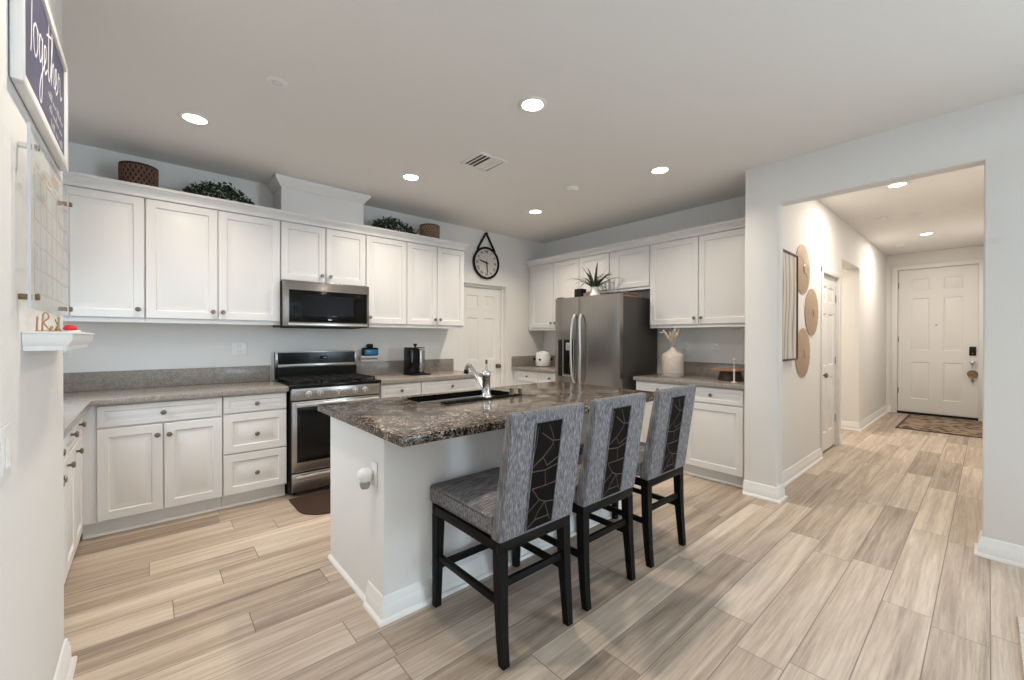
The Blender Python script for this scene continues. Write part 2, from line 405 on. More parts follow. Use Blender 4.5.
# ------------------------------------------------------------ dimensions found from the photograph
YW, XW, XC, YH, XF, ZC, ZH = 4.396, 4.463, 3.796, 1.21, 9.984, 2.731, 2.80
XL, YLE = -.255, 2.41          # near left wall face and its far end
XK = -.93                      # kitchen's own left wall
# ------------------------------------------------------------ room shell
struct('floor', MB().box(-1.1, 10.2, -5.1, 4.7, -.06, 0), 'floor')
struct('ceiling', MB().box(-1.1, 3.86, -5.1, 4.62, ZC, ZC+.08).box(3.86, 4.62, 1.29, 4.62, ZC, ZC+.08), 'ceil')
struct('ceiling_hall', MB().box(3.90, 10.2, -.25, 1.36, ZH, ZH+.08).box(6.3, 7.75, 1.36, 3.3, ZH, ZH+.08), 'ceil')
struct('wall_left', MB().box(-1.05, XL, -5.0, YLE, 0, ZC, .018, 3), 'wall')
b = MB()
b.box(-1.05, XK, YLE, 2.84, 0, ZC).box(-1.05, XK, 3.66, YW, 0, ZC).box(-1.05, XK, 2.84, 3.66, 0, 1.16).box(-1.05, XK, 2.84, 3.66, 2.08, ZC)
struct('wall_kitchen_left', b, 'wall')
PX0, PX1, PZ = 2.965, 3.722, 2.02
q = MB().prism([(-1.05, 0), (PX0, 0), (PX0, PZ), (PX1, PZ), (PX1, 0), (XW+.1, 0), (XW+.1, ZC), (-1.05, ZC)], YW, YW+.15, 'Y')
struct('wall_back', q, 'wall')
struct('wall_right', MB().box(XW, XW+.1, YH+.15, YW, 0, ZC), 'wall')
XO = XC+.13; YO0, YO1, ZO = .022, 1.112, 2.393
def bev_prism(poly, a, b_, axis, bev):
    q = MB(); q.prism(poly, a, b_, axis)
    bmesh.ops.recalc_face_normals(q.bm, faces=q.bm.faces[:])
    bmesh.ops.bevel(q.bm, geom=[e for e in q.bm.edges if e.calc_face_angle(0) > .5], offset=bev, segments=3, affect='EDGES', profile=.5)
    return q
struct('wall_opening', bev_prism([(-5.0, 0), (-4.35, 0), (-4.35, 2.4), (-2.25, 2.4), (-2.25, 0), (YO0, 0), (YO0, ZO), (YO1, ZO), (YO1, 0), (YH+.15, 0), (YH+.15, ZH+.05), (-5.0, ZH+.05)], XC, XO, 'X', .012), 'wall')
HD0, HD1, HZ = 5.60, 6.34, 2.045
HO0, HO1, HOZ = 6.52, 7.60, 2.31
b = MB().box(XO, HD0, YH, YH+.15, 0, ZH).box(HD0, HD1, YH, YH+.15, HZ, ZH).box(HD1, HO0, YH, YH+.15, 0, ZH)
b.box(HO0, HO1, YH, YH+.15, HOZ, ZH).box(HO1, XF, YH, YH+.15, 0, ZH)
struct('wall_hall_left', b, 'wall')
struct('wall_hall_recess', MB().box(HO1, HO1+.1, YH+.15, 3.2, 0, ZH).box(HO0-.1, HO0, YH+.15, 3.2, 0, ZH).box(HO0, HO1, 3.1, 3.2, 0, ZH), 'wall')
struct('wall_hall_right', MB().box(XO, XF, -.25, -.15, 0, ZH), 'wall')
FY0, FY1, FZ = .105, 1.062, 2.515
struct('wall_front', MB().box(XF, XF+.15, -.25, FY0, 0, ZH).box(XF, XF+.15, FY1, YH+.15, 0, ZH).box(XF, XF+.15, FY0, FY1, FZ, ZH), 'wall')
b = MB()
for x0, x1, z0, z1 in ((-1.05, -.15, 0, ZC), (1.65, 1.95, 0, ZC), (3.75, 3.92, 0, ZC), (-.15, 1.65, 0, .3), (-.15, 1.65, 2.4, ZC), (1.95, 3.75, 0, .3), (1.95, 3.75, 2.4, ZC)): b.box(x0, x1, -5.1, -5.0, z0, z1)
struct('wall_rear', b, 'wall')
def window(n, x0, x1, z0, z1, mtx):
    b = MB(); f = .05
    b.box(x0, x0+f, -.04, .02, z0, z1).box(x1-f, x1, -.04, .02, z0, z1).box(x0, x1, -.04, .02, z0, z0+f).box(x0, x1, -.04, .02, z1-f, z1)
    xm = (x0+x1)/2; b.box(xm-.02, xm+.02, -.03, .01, z0, z1)
    b.disp(lambda v: mtx @ v)
    o = struct('window_%d' % n, b, 'trim')
    p = MB().box(x0+f, x1-f, -.012, -.008, z0+f, z1-f).disp(lambda v: mtx @ v)
    obj('window_pane', p, 'acryl', o)
window(1, -.15, 1.65, .3, 2.4, Matrix.Translation((0, -5.04, 0)))
window(2, 1.95, 3.75, .3, 2.4, Matrix.Translation((0, -5.04, 0)))
window(3, 2.84, 3.66, 1.16, 2.08, Matrix.Translation((-1.0, 0, 0)) @ Matrix.Rotation(PI/2, 4, 'Z'))
window(4, -4.35, -2.25, .001, 2.4, Matrix.Translation((XC+.09, 0, 0)) @ Matrix.Rotation(PI/2, 4, 'Z'))
# baseboards: profile (out, z)
BP = [(0, 0), (.032, 0), (.032, .009), (.027, .017), (.017, .021), (.016, .070), (.013, .074), (.013, .088), (.008, .096), (.008, .106), (.003, .114), (0, .116)]
def baseboard(name, *paths):
    b = MB()
    for p in paths: b.sweep(BP, p)
    struct(name, b, 'trim')
# 'outward' is the right-hand side of the walking direction
baseboard('baseboard_left', [(XL, -5.0), (XL, YLE-.001), (XL-.03, YLE-.001)])
baseboard('baseboard_column', [(XC, YH+.15), (XC, YO1), (XO, YO1), (XO, YH)])
baseboard('baseboard_right', [(XO, -.15), (XO, YO0), (XC, YO0), (XC, -2.25)])
baseboard('baseboard_hall', [(XO, YH), (HD0-.06, YH)], [(HD1+.06, YH), (HO0, YH), (HO0, YH+.1)], [(HO1, 3.1), (HO1, YH), (XF, YH), (XF, FY1+.07)])
# casings
def casing(name, b): struct(name, b, 'trim')
CW = .06
casing('trim_1', MB().box(HD0-CW, HD0, YH-.014, YH, 0, HZ+CW, .004).box(HD1, HD1+CW, YH-.014, YH, 0, HZ+CW, .004).box(HD0-CW, HD1+CW, YH-.0141, YH, HZ, HZ+CW, .004))
casing('trim_2', MB().box(XF-.018, XF, FY0-.08, FY0, 0, FZ+.08, .004).box(XF-.018, XF, FY1, FY1+.08, 0, FZ+.08, .004).box(XF-.0181, XF, FY0-.08, FY1+.08, FZ, FZ+.08, .004))
casing('trim_3', MB().box(PX0, 3.018, YW+.055, YW+.15, 0, PZ).box(3.692, PX1, YW+.055, YW+.15, 0, PZ).box(3.018, 3.692, YW+.055, YW+.15, 1.985, PZ))
# doors
R6 = [(.010, .011), (.020, .011), (.048, .003)]
def six_panel(x0, x1, z0, z1, t, st, zcuts):
    wd = (x1-x0-3*st)/2
    cx = [x0+st, x0+st+wd, x0+2*st+wd, x0+2*st+2*wd]
    return MB().panel(x0, x1, z0, z1, 0, t, cx, zcuts, {(1, 1), (3, 1), (1, 3), (3, 3), (1, 5), (3, 5)}, R6)
def knob_door(b, p, d, r=.028):
    pass
o = obj('door_1', six_panel(3.02, 3.69, .01, 1.984, .035, .105, [.24, .86, 1.02, 1.58, 1.72, 1.88]), 'trim', None, loc=(0, YW+.112, 0)); o['kind'] = 'structure'
k = obj('door_knob', MB().lathe([(0, -.002), (.032, -.002), (.032, .006), (.012, .010), (.011, .028), (.026, .036), (.030, .048), (.022, .060), (0, .063)], 20, axis='-Y'), 'brass', o, loc=(3.632, -.035, .925))
o = obj('door_2', six_panel(HD0+.01, HD1-.01, .02, HZ-.005, .035, .10, [.23, .86, 1.00, 1.60, 1.73, 1.91]), 'trim', None, loc=(0, YH+.06, 0)); o['kind'] = 'structure'
k = obj('door_knob', MB().lathe([(0, -.002), (.032, -.002), (.032, .006), (.012, .010), (.011, .028), (.026, .036), (.030, .048), (.022, .060), (0, .063)], 20, axis='-Y'), 'knob', o, loc=(5.69, -.035, .90))
b = MB()
for z in (.3, 1.0, 1.75): b.box(HD1-.014, HD1-.004, -.041, -.034, z, z+.09)
obj('door_hinge', b, 'knob', o)
for n, (x0, x1, y0, y1) in enumerate(((HD0, HD1, YH+.02, YH+.15),)):
    struct('door_gap_shade', MB().box(x0, x1, y0+.03, y1, .0005, .012), 'dark')  # dark strip standing in for the shade in the gap under the hall door
# front door (faces -X): built facing -Y in a local frame, x_local = FY1 - Y
o = obj('door_3', six_panel(.003, .954, .035, FZ-.002, .045, .17, [.27, .91, 1.112, 2.01, 2.15, 2.345]), 'trim', None, loc=(XF+.09, FY1-.001, 0), rot=(0, 0, -PI/2)); o['kind'] = 'structure'
obj('door_threshold', MB().box(-.0, .957, -.085, .02, .001, .034), 'dark', o)
k = obj('keypad_lock', MB().box(.855, .93, -.068, -.0455, 1.04, 1.185, .008), 'blackm', o)
obj('lock_button', MB().lathe([(0, 0), (.012, 0), (.012, .003), (0, .004)], 16, (.892, -.068, 1.075), '-Y'), 'knob', k)
k = obj('door_handle', MB().lathe([(0, 0), (.034, 0), (.034, .008), (.014, .012), (.013, .04), (.03, .05), (.033, .062), (.02, .075), (0, .077)], 20, (.893, -.0455, .93), '-Y'), 'chrome', o)
obj('peephole', MB().lathe([(0, 0), (.011, 0), (.011, .004), (.006, .005), (0, .004)], 14, (.478, -.0435, 1.543), '-Y'), 'knob', o)
b = MB()
for z in (.35, 1.25, 2.2): b.box(.004, .014, -.052, -.043, z, z+.10)
obj('door_hinge', b, 'knob', o)
o = thing('door_charm', 'round dark medallion hanging on a chain from the front door handle', 'charm', (XF+.09-.09, FY1-.893, .93))
obj('chain', MB().tube([(.0, .028, .0), (-.004, .02, -.07), (-.004, 0, -.125)], .004, 6).tube([(.0, -.028, .0), (-.004, -.02, -.07), (-.004, 0, -.125)], .004, 6), 'chrome', o)
obj('medallion', MB().lathe([(0, -.008), (.05, -.008), (.06, 0), (.05, .008), (.035, .004), (.02, .009), (0, .010)], 24, axis='X').disp(lambda v: Vector((-v.x, v.y, v.z-.185))), 'brass', o)
obj('drop', MB().tube([(0, 0, -.245), (0, 0, -.27), (0, 0, -.30), (0, 0, -.325)], [.004, .012, .018, .004], 10), 'brass', o)

# ------------------------------------------------------------ ceiling things
t0 = thing('recessed_light', 'recessed ceiling light over the counter left of the range', 'ceiling light', (.226, 3.387, ZC), 0, 'recessed ceiling lights')
obj('trim_ring', MB().lathe([(.062, -.004), (.066, -.007), (.085, -.005), (.090, -.0005), (.062, -.0005), (.062, -.004)], 32), 'trim', t0)
obj('lens', MB().lathe([(0, -.0035), (.061, -.0035), (.061, -.001), (0, -.001)], 32), 'lens', t0)
area('lamp', (0, 0, -.012), (0, 0, 0), .11, .11, P_DOWN, WARM, 'DISK', t0, spread=PI*.76)
LS = [((1.742, 3.355), 'recessed ceiling light in front of the microwave cabinets'),
      ((3.265, 3.345), 'recessed ceiling light nearest the wall clock and fridge'),
      ((1.758, 1.828), 'largest-looking recessed ceiling light, above the granite island'),
      ((3.249, 1.828), 'recessed ceiling light to the right of the air vent, near the column')]
for (x, y), lb in LS:
    q = dup(t0, (x, y, ZC), 0, lb)
    if x > 3 and y > 3:
        for ch in q.children:
            if ch.type == 'LIGHT': ch.data = ch.data.copy(); ch.data.energy = P_DOWN*1.25
    if y < 2:      # the row over the island is a little dimmer
        for ch in q.children:
            if ch.type == 'LIGHT': ch.data = ch.data.copy(); ch.data.energy = P_DOWN*.78
for ch in t0.children:
    if ch.type == 'LIGHT': ch.data = ch.data.copy(); ch.data.energy = P_DOWN*.7
dup(t0, (.226, 1.828, ZC), 0, 'recessed ceiling light above the left wall board, outside the picture')
for x, lb in ((5.45, 'recessed hallway ceiling light just beyond the wide opening'), (8.30, 'recessed hallway ceiling light nearest the front door')):
    q = dup(t0, (x, .585, ZH), 0, lb)
    for ch in q.children:
        if ch.type == 'LIGHT': ch.data = ch.data.copy(); ch.data.energy = P_HALL; ch.data.spread = PI; ch.data.color = (1, .91, .80)
q = dup(t0, (7.05, 2.1, ZH), 0, 'unseen recessed ceiling light added to brighten the hallway side opening')  # unseen lamp, added to brighten the inside of the side opening
for ch in q.children:
    if ch.type == 'LIGHT': ch.data = ch.data.copy(); ch.data.energy = 16
# vent register
o = thing('air_vent', 'white square louvred air vent in the kitchen ceiling', 'vent', (2.04, 2.685, ZC))
a, h = .112, .138
b = MB().box(-h, -a, -h, h, -.008, -.0005, .002).box(a, h, -h, h, -.008, -.0005, .002).box(-a, a, -h, -a, -.008, -.0005, .002).box(-a, a, a, h, -.008, -.0005, .002)
obj('frame', b, 'trim', o)
obj('duct', MB().box(-a, a, -a, a, -.0015, -.0005), 'hole', o)
for i in range(6):
    x = -.094+i*.0376; sg = 1 if i < 3 else -1
    b = MB().hexa([(x-.004, -a, -.009), (x+.004, -a, -.009), (x+.004, a, -.009), (x-.004, a, -.009)], [(x-.004+sg*.018, -a, -.0016), (x+.004+sg*.018, -a, -.0016), (x+.004+sg*.018, a, -.0016), (x-.004+sg*.018, a, -.0016)])
    obj('louvre', b, 'trim', o)
def disc(name, label, cat, x, y, z, r, hgt, group=None):
    o = thing(name, label, cat, (x, y, z), 0, group)
    obj('cover', MB().lathe([(0, -hgt), (r*.75, -hgt), (r*.95, -hgt*.55), (r, -.001), (0, -.001)], 28), 'trim', o)
    obj('ring', MB().lathe([(r*.38, -hgt-.0012), (r*.46, -hgt-.0012), (r*.46, -hgt+.001), (r*.38, -hgt+.001), (r*.38, -hgt-.0012)], 24), 'toe', o)
disc('ceiling_speaker', 'flush round white cover in the ceiling left of the air vent', 'cover', .537, 2.603, ZC, .052, .006)
disc('smoke_detector', 'small white smoke detector on the kitchen ceiling near the fridge', 'detector', 3.02, 2.589, ZC, .06, .03)
disc('smoke_detector', 'left small round cover on the hallway ceiling between the two lights', 'detector', 6.82, .872, ZH, .055, .022)
disc('sprinkler_cover', 'right small round cover on the hallway ceiling between the two lights', 'cover', 6.88, .592, ZH, .075, .012)
disc('smoke_detector', 'small round cover on the hallway ceiling close to the front wall', 'detector', 9.0, .935, ZH, .06, .022)

# ------------------------------------------------------------ kitchen cabinets
RD = [(.006, .010), (.012, .0105), (.044, .0005)]
KN = [(0, 0), (.007, 0), (.006, .010), (.008, .015), (.0155, .019), (.017, .024), (.013, .030), (0, .032)]
def front(name, x0, x1, z0, z1, D, parent, fr=.055, knob=None):
    t = .019
    small = (z1-z0) < .22
    f = .034 if small else fr
    rg = [(.005, .007), (.009, .007), (.024, .0005)] if small else RD
    o = obj(name, MB().panel(x0, x1, z0, z1, -D-.0005, t, [x0+f, x1-f], [z0+f, z1-f], {(1, 1)}, rg), 'cab', parent, 30)
    if knob: obj('knob', MB().lathe(KN, 16, axis='-Y'), 'knob', o, loc=(knob[0], -D-t, knob[1]))
    return o
def cabinet(name, label, loc, rz, W, D, z0, z1, doors=(), drawers=(), toe=None, group=None):
    """local: x to the right along the wall, wall at y=0, front towards -y"""
    o = thing(name, label, 'cabinet', loc, rz, group)
    b = MB(); g = .0012
    if toe:
        b.prism([(-.004, .001), (-.004, z1), (-D, z1), (-D, toe), (-D+.07, toe), (-D+.07, .001)], g, W-g, 'X')
        obj('body', b, 'cab', o, 30)
        obj('toe_kick', MB().box(g, W-g, -D+.062, -D+.0699, .001, toe-.001).prism([(-D+.062, .001), (-D+.048, .001), (-D+.050, .009), (-D+.056, .015), (-D+.062, .017)], g, W-g, 'X'), 'trim' if toe else 'toe', o)
    else:
        b.box(g, W-g, -D, -.004, z0, z1)
        obj('body', b, 'cab', o, 30)
        obj('light_rail', MB().box(g, W-g, -D-.004, -D+.015, z0-.028, z0-.0005, .002), 'cab', o)
    for d in doors: front('door', *d[:4], D, o, knob=d[4] if len(d) > 4 else None)
    for d in drawers: front('drawer', *d[:4], D, o, knob=d[4] if len(d) > 4 else None)
    return o
UD, BD = .306, .596
ZU0, ZU1 = 1.449, 2.345; DZ0, DZ1 = 1.456, 2.333
G = .003
def upper(label, loc, rz, x0, x1, splits, knobs, z0=ZU0, dz0=DZ0, rail=True):
    """x0..x1 along wall in world units measured from loc; splits = door boundaries"""
    W = x1-x0
    ds = []
    for (a, b_), kx in zip(splits, knobs):
        ds.append((a-x0+G, b_-x0-G, dz0, DZ1, (kx-x0, dz0+.06) if kx is not None else None))
    o = cabinet('wall_cabinet', label, loc, rz, W, UD, z0, ZU1, ds, group=None)
    return o
# wall A uppers (local x = world X - x0)
YA = (0, YW, 0)
upper('tall white upper cabinet at the far left end under the brown basket', (-.47, YW, 0), 0, -.47, -.023, [(-.47, -.025)], [-.06])
upper('white two-door upper cabinet under the long green garland', (-.023, YW, 0), 0, -.023, .867, [(-.021, .417), (.419, .866)], [.385, .450])
upper('short white two-door cabinet directly above the microwave', (.867, YW, 0), 0, .867, 1.625, [(.869, 1.244), (1.246, 1.624)], [1.207, 1.283], z0=1.818, dz0=1.823)
upper('single-door white upper cabinet just right of the microwave', (1.625, YW, 0), 0, 1.625, 2.068, [(1.627, 2.066)], [1.665])
upper('white two-door upper cabinet at the right end beside the clock', (2.068, YW, 0), 0, 2.068, 2.806, [(2.070, 2.436), (2.438, 2.804)], [2.405, 2.469])
# wall B uppers: local x = YB - Y
def upperB(label, ya, yb, splits, knobs, z0=ZU0, dz0=DZ0):
    W = ya-yb; ds = []
    for (a, b_), kx in zip(splits, knobs): ds.append((ya-a+G, ya-b_-G, dz0, DZ1, (ya-kx, dz0+.06) if kx is not None else None))
    cabinet('wall_cabinet', label, (XW, ya, 0), -PI/2, W, UD, z0, ZU1, ds)
upperB('white two-door upper cabinet in the corner left of the fridge', 4.392, 3.443, [(4.33, 3.887), (3.885, 3.445)], [3.925, 3.847])
upperB('short white two-door cabinet above the stainless fridge', 3.443, 2.449, [(3.441, 2.985), (2.905, 2.451)], [None, None], z0=1.885, dz0=1.89)
upperB('white two-door upper cabinet above the beige vase', 2.449, 1.366, [(2.447, 1.912), (1.910, 1.37)], [1.947, 1.876])
# crown mouldings
CP = [(-.02, 2.336), (.006, 2.336), (.010, 2.340), (.010, 2.350), (.005, 2.354), (.007, 2.366), (.016, 2.380), (.032, 2.391), (.034, 2.396), (.044, 2.398), (.046, 2.404), (.046, 2.418), (-.02, 2.418)]
fa = YW-UD-.0205
CPATH = [(-.47, fa), (2.8065, fa), (2.8065, YW-.005)]
b = MB().sweep(CP, CPATH, (1, 2))
tag(obj('crown_return', b, 'cab'), 'short white crown return at the clock end of the range wall cabinets', 'moulding')
b = MB().sweep(CP, CPATH, (0, 1))
tag(obj('crown_moulding', b, 'cab'), 'white crown moulding along the top of the range wall cabinets', 'moulding')
fb = XW-UD-.0205
b = MB().sweep(CP, [(fb, 4.39), (fb, 1.366)])
tag(obj('crown_moulding', b, 'cab'), 'white crown moulding along the top of the fridge wall cabinets', 'moulding')
# cabinet top dust covers fill the space behind the crown
o = thing('vent_chase', 'white boxed vent chase rising from the cabinets to the ceiling', 'vent chase', (.875, YW-.302, 2.346))
obj('box', MB().box(0, .735, .0, .298, 0, .32), 'cab', o)
obj('crown', MB().sweep([(0, .30), (.01, .30), (.014, .315), (.05, .355), (.055, .372), (.055, .381), (0, .381)], [(0, .298), (0, 0), (.735, 0), (.735, .298)]), 'cab', o)
obj('side_trim', MB().box(.0, .035, -.008, -.0005, .075, .30, .003), 'cab', o)

# base cabinets, wall A left (x from -.264)
TOE = .11; BZ1 = .872
def base(label, xa, xb, drawers, doors):
    W = xb-xa
    dr = [(a-xa+G, b_-xa-G, z0, z1, (kx-xa, kz)) for a, b_, z0, z1, kx, kz in drawers]
    do = [(a-xa+G, b_-xa-G, z0, z1, (kx-xa, kz)) for a, b_, z0, z1, kx, kz in doors]
    return cabinet('base_cabinet', label, (xa, YW, 0), 0, W, BD, 0, BZ1, do, dr, TOE)
base('white base cabinet with one wide drawer over two doors, left of the range', -.3295, .416, [(-.260, .414, .724, .864, .075, .792)], [(-.260, .073, .116, .712, .042, .640), (.075, .414, .116, .712, .106, .636)])
base('white three-drawer base cabinet beside the range', .416, .853, [(.418, .850, .737, .864, .637, .797), (.418, .850, .428, .726, .637, .560), (.418, .850, .116, .418, .637, .258)], [])
base('white base cabinet with a narrow top drawer, right of the range', 1.646, 2.078, [(1.650, 2.076, .724, .864, 1.86, .797)], [(1.650, 2.076, .116, .712, 1.69, .640)])
base('white base cabinet with a wide top drawer beside the pantry door', 2.078, 2.80, [(2.080, 2.797, .724, .864, 2.44, .797)], [(2.080, 2.437, .116, .712, 2.40, .640), (2.439, 2.797, .116, .712, 2.475, .640)])
# left leg, facing +X: local x = Y - ya, wall at XK
def baseL(label, ya, yb, kd, doors):
    W = yb-ya
    cabinet('base_cabinet', label, (XK, ya, 0), PI/2, W, .60, 0, BZ1, [(a-ya+G, b_-ya-G, .116, .712, (k-ya, .67)) for a, b_, k in doors], [(G, W-G, .724, .864, (kd-ya, .80))], TOE)
baseL('side-facing white base cabinet nearest the end of the left wall', YLE+.012, 2.99, 2.70, [(YLE+.012, 2.705, 2.665), (2.705, 2.99, 2.745)])
baseL('side-facing white base cabinet, middle of the run behind the left wall', 2.99, 3.33, 3.165, [(2.99, 3.33, 3.03)])
baseL('side-facing white base cabinet nearest the inside corner', 3.33, 3.67, 3.50, [(3.33, 3.67, 3.37)])
o = thing('corner_filler', 'plain white filler panel in the inside corner of the base cabinets', 'panel', (-.33, 3.67, 0))
obj('panel', MB().prism([(0, TOE), (0, BZ1), (-.59, BZ1), (-.59, .001), (-.07, .001), (-.07, TOE)], .002, .12, 'Y'), 'cab', o)
# base B left and right: local x = ya - Y
def baseB(label, ya, yb, drawers, doors):
    W = ya-yb
    dr = [(ya-a+G, ya-b_-G, z0, z1, (ya-kx, kz)) for a, b_, z0, z1, kx, kz in drawers]
    do = [(ya-a+G, ya-b_-G, z0, z1, (ya-kx, kz)) for a, b_, z0, z1, kx, kz in doors]
    cabinet('base_cabinet', label, (XW, ya, 0), -PI/2, W, BD, 0, BZ1, do, dr, TOE)
baseB('white base cabinet with two drawers under the white rice cooker', 4.392, 3.46, [(4.30, 3.885, .724, .864, 4.09, .797), (3.883, 3.463, .724, .864, 3.67, .797)], [(4.30, 3.885, .116, .712, 3.93, .64), (3.883, 3.463, .116, .712, 3.84, .64)])
baseB('white base cabinet under the beige vase, mostly behind the bar stools', 2.436, 1.912, [(2.433, 1.914, .724, .864, 2.17, .797)], [(2.433, 1.914, .116, .712, 1.96, .64)])
baseB('white base cabinet with drawer and door next to the column', 1.912, 1.367, [(1.910, 1.383, .724, .864, 1.655, .797)], [(1.910, 1.383, .116, .712, 1.86, .64)])

# countertops
def slab(poly, hole, z0, z1, bev=.004):
    t = bmesh.new()
    def loop(P): 
        vs = [t.verts.new((x, y, z1)) for x, y in P]
        return [t.edges.new((vs[i], vs[(i+1) % len(vs)])) for i in range(len(vs))]
    es = loop(poly)
    if hole: es += loop(hole)
    bmesh.ops.triangle_fill(t, use_beauty=True, use_dissolve=False, edges=es)
    r = bmesh.ops.extrude_face_region(t, geom=t.faces[:])
    vs = [v for v in r['geom'] if isinstance(v, bmesh.types.BMVert)]
    bmesh.ops.translate(t, verts=vs, vec=(0, 0, z0-z1))
    bmesh.ops.recalc_face_normals(t, faces=t.faces[:])
    if bev:
        ed = [e for e in t.edges if len(e.link_faces) == 2 and abs(e.verts[0].co.z-e.verts[1].co.z) < 1e-6 and e.calc_face_angle(0) > 1]
        bmesh.ops.bevel(t, geom=ed, offset=bev, segments=3, affect='EDGES', profile=.5)
    mb = MB(); mb.merge(t); return mb
CT0, CT1 = .8735, .914; SPZ = 1.055
o = thing('countertop', 'taupe stone countertop wrapping the left corner up to the range', 'countertop', (0, 0, 0))
obj('slab', slab([(XK+.003, YLE+.012), (-.275, YLE+.012), (-.275, YW-.645), (.858, YW-.645), (.858, YW-.003), (XK+.003, YW-.003)], None, CT0, CT1), 'quartz', o)
obj('backsplash', MB().box(XK+.003, .845, YW-.022, YW-.003, CT1+.0005, SPZ, .002).box(XK+.003, XK+.022, YLE+.012, YW-.0225, CT1+.0005, SPZ, .002), 'quartz', o)
o = thing('countertop', 'taupe stone countertop between the range and the pantry door', 'countertop', (0, 0, 0))
obj('slab', slab([(1.640, YW-.645), (2.853, YW-.645), (2.853, YW-.003), (1.640, YW-.003)], None, CT0, CT1), 'quartz', o)
obj('backsplash', MB().box(1.645, 2.853, YW-.022, YW-.003, CT1+.0005, SPZ, .002), 'quartz', o)
o = thing('countertop', 'taupe stone countertop in the far corner left of the fridge', 'countertop', (0, 0, 0))
obj('slab', slab([(XW-.645, 3.452), (XW-.003, 3.452), (XW-.003, YW-.003), (XW-.645, YW-.003)], None, CT0, CT1), 'quartz', o)
obj('backsplash', MB().box(XW-.022, XW-.003, 3.455, YW-.0225, CT1+.0005, SPZ, .002).box(XW-.64, XW-.003, YW-.022, YW-.003, CT1+.0005, SPZ, .002), 'quartz', o)
o = thing('countertop', 'taupe stone countertop between the fridge and the column', 'countertop', (0, 0, 0))
obj('slab', slab([(XW-.645, 1.366), (XW-.003, 1.366), (XW-.003, 2.446), (XW-.645, 2.446)], None, CT0, CT1), 'quartz', o)
obj('backsplash', MB().box(XW-.022, XW-.003, 1.368, 2.446, CT1+.0005, SPZ, .002), 'quartz', o)

# ------------------------------------------------------------ range
o = thing('gas_range', 'stainless steel gas range with black glass oven door', 'range', (.864, YW, 0))
W = .758; FD = -.672      # front of body
b = MB().box(.002, W-.002, FD+.03, -.02, .03, .90)
obj('body', b, 'blackm', o)
for x in (.05, W-.05):
    for y in (-.10, -.58): obj('foot', MB().cyl((x, y, .001), (x, y, .03), .018, n=12), 'blackm', o)
obj('cooktop', MB().box(-.004, W+.004, FD-.018, -.055, .898, .922, .006), 'black', o)
for i in range(3):
    x0 = .03+i*.236; x1 = x0+.226; b = MB(); zz = .937
    for (a, c, d, e) in ((x0, x0, -.60, -.12), (x1, x1, -.60, -.12), (x0, x1, -.60, -.60), (x0, x1, -.12, -.12), (x0, x1, -.36, -.36), ((x0+x1)/2, (x0+x1)/2, -.60, -.12), (x0, x1, -.48, -.48), (x0, x1, -.24, -.24)):
        b.box(min(a, c)-.006, max(a, c)+.006, min(d, e)-.006, max(d, e)+.006, zz, zz+.014, .002, 1)
    for px in (x0, x1):
        for py in (-.60, -.12): b.box(px-.007, px+.007, py-.007, py+.007, .9225, zz+.002)
    obj('grate', b, 'iron', o)
for x, y in ((.15, -.48), (.15, -.24), (.379, -.36), (.61, -.48), (.61, -.24)):
    obj('burner', MB().lathe([(0, .9225), (.05, .9225), (.05, .929), (.038, .930), (.036, .935), (0, .9355)], 22, (x, y, 0)), 'iron', o)
obj('backguard', MB().box(.012, W+.006, -.058, -.024, .9225, 1.178, .006), 'blackm', o)
obj('backguard_frame', MB().box(.012, .034, -.066, -.0585, 1.03, 1.180, .002).box(W-.012, W+.006, -.066, -.0585, 1.03, 1.180, .002).box(.034, W-.012, -.066, -.0585, 1.168, 1.180, .002).box(.034, W-.012, -.068, -.0585, 1.03, 1.062, .002), 'steel', o)
g = obj('control_glass', MB().box(.0345, W-.0125, -.064, -.0585, 1.0625, 1.1675), 'black', o)
obj('display', MB().box(.405, .475, -.0648, -.0642, 1.105, 1.135), 'lcd', g)
obj('logo', MB().box(.440, .456, -.0656, -.0650, 1.116, 1.122).box(.458, .470, -.0656, -.0650, 1.117, 1.120), 'white', g)
obj('control_panel', MB().box(.002, W-.002, FD-.008, FD+.028, .795, .893, .004), 'steel', o)
for i, x in enumerate((.135, .225, .378, .52, .61)):
    k = obj('control_knob', MB().lathe([(0, 0), (.026, 0), (.026, .006), (.020, .008), (.018, .034), (.012, .038), (0, .038)], 22, (x, FD-.008, .845), '-Y'), 'steelh', o)
    obj('knob_grip', MB().box(x-.004, x+.004, FD-.054, FD-.0465, .828, .862, .002), 'steel', k)
d = obj('oven_door', MB().box(.008, W-.008, FD-.010, FD+.028, .205, .788, .005), 'steel', o)
obj('door_glass', MB().box(.045, W-.045, FD-.0125, FD-.0105, .285, .735, .001), 'black', d)
obj('door_handle', MB().box(.03, W-.03, FD-.062, FD-.040, .744, .774, .008, 3).box(.05, .075, FD-.042, FD-.0105, .748, .770).box(W-.075, W-.05, FD-.042, FD-.0105, .748, .770), 'steelh', d)
d = obj('bottom_drawer', MB().box(.008, W-.008, FD-.010, FD+.028, .045, .196, .005), 'steel', o)
obj('drawer_handle', MB().box(.03, W-.03, FD-.050, FD-.030, .155, .184, .007, 3).box(.05, .075, FD-.032, FD-.0105, .159, .180).box(W-.075, W-.05, FD-.032, FD-.0105, .159, .180), 'steelh', d)
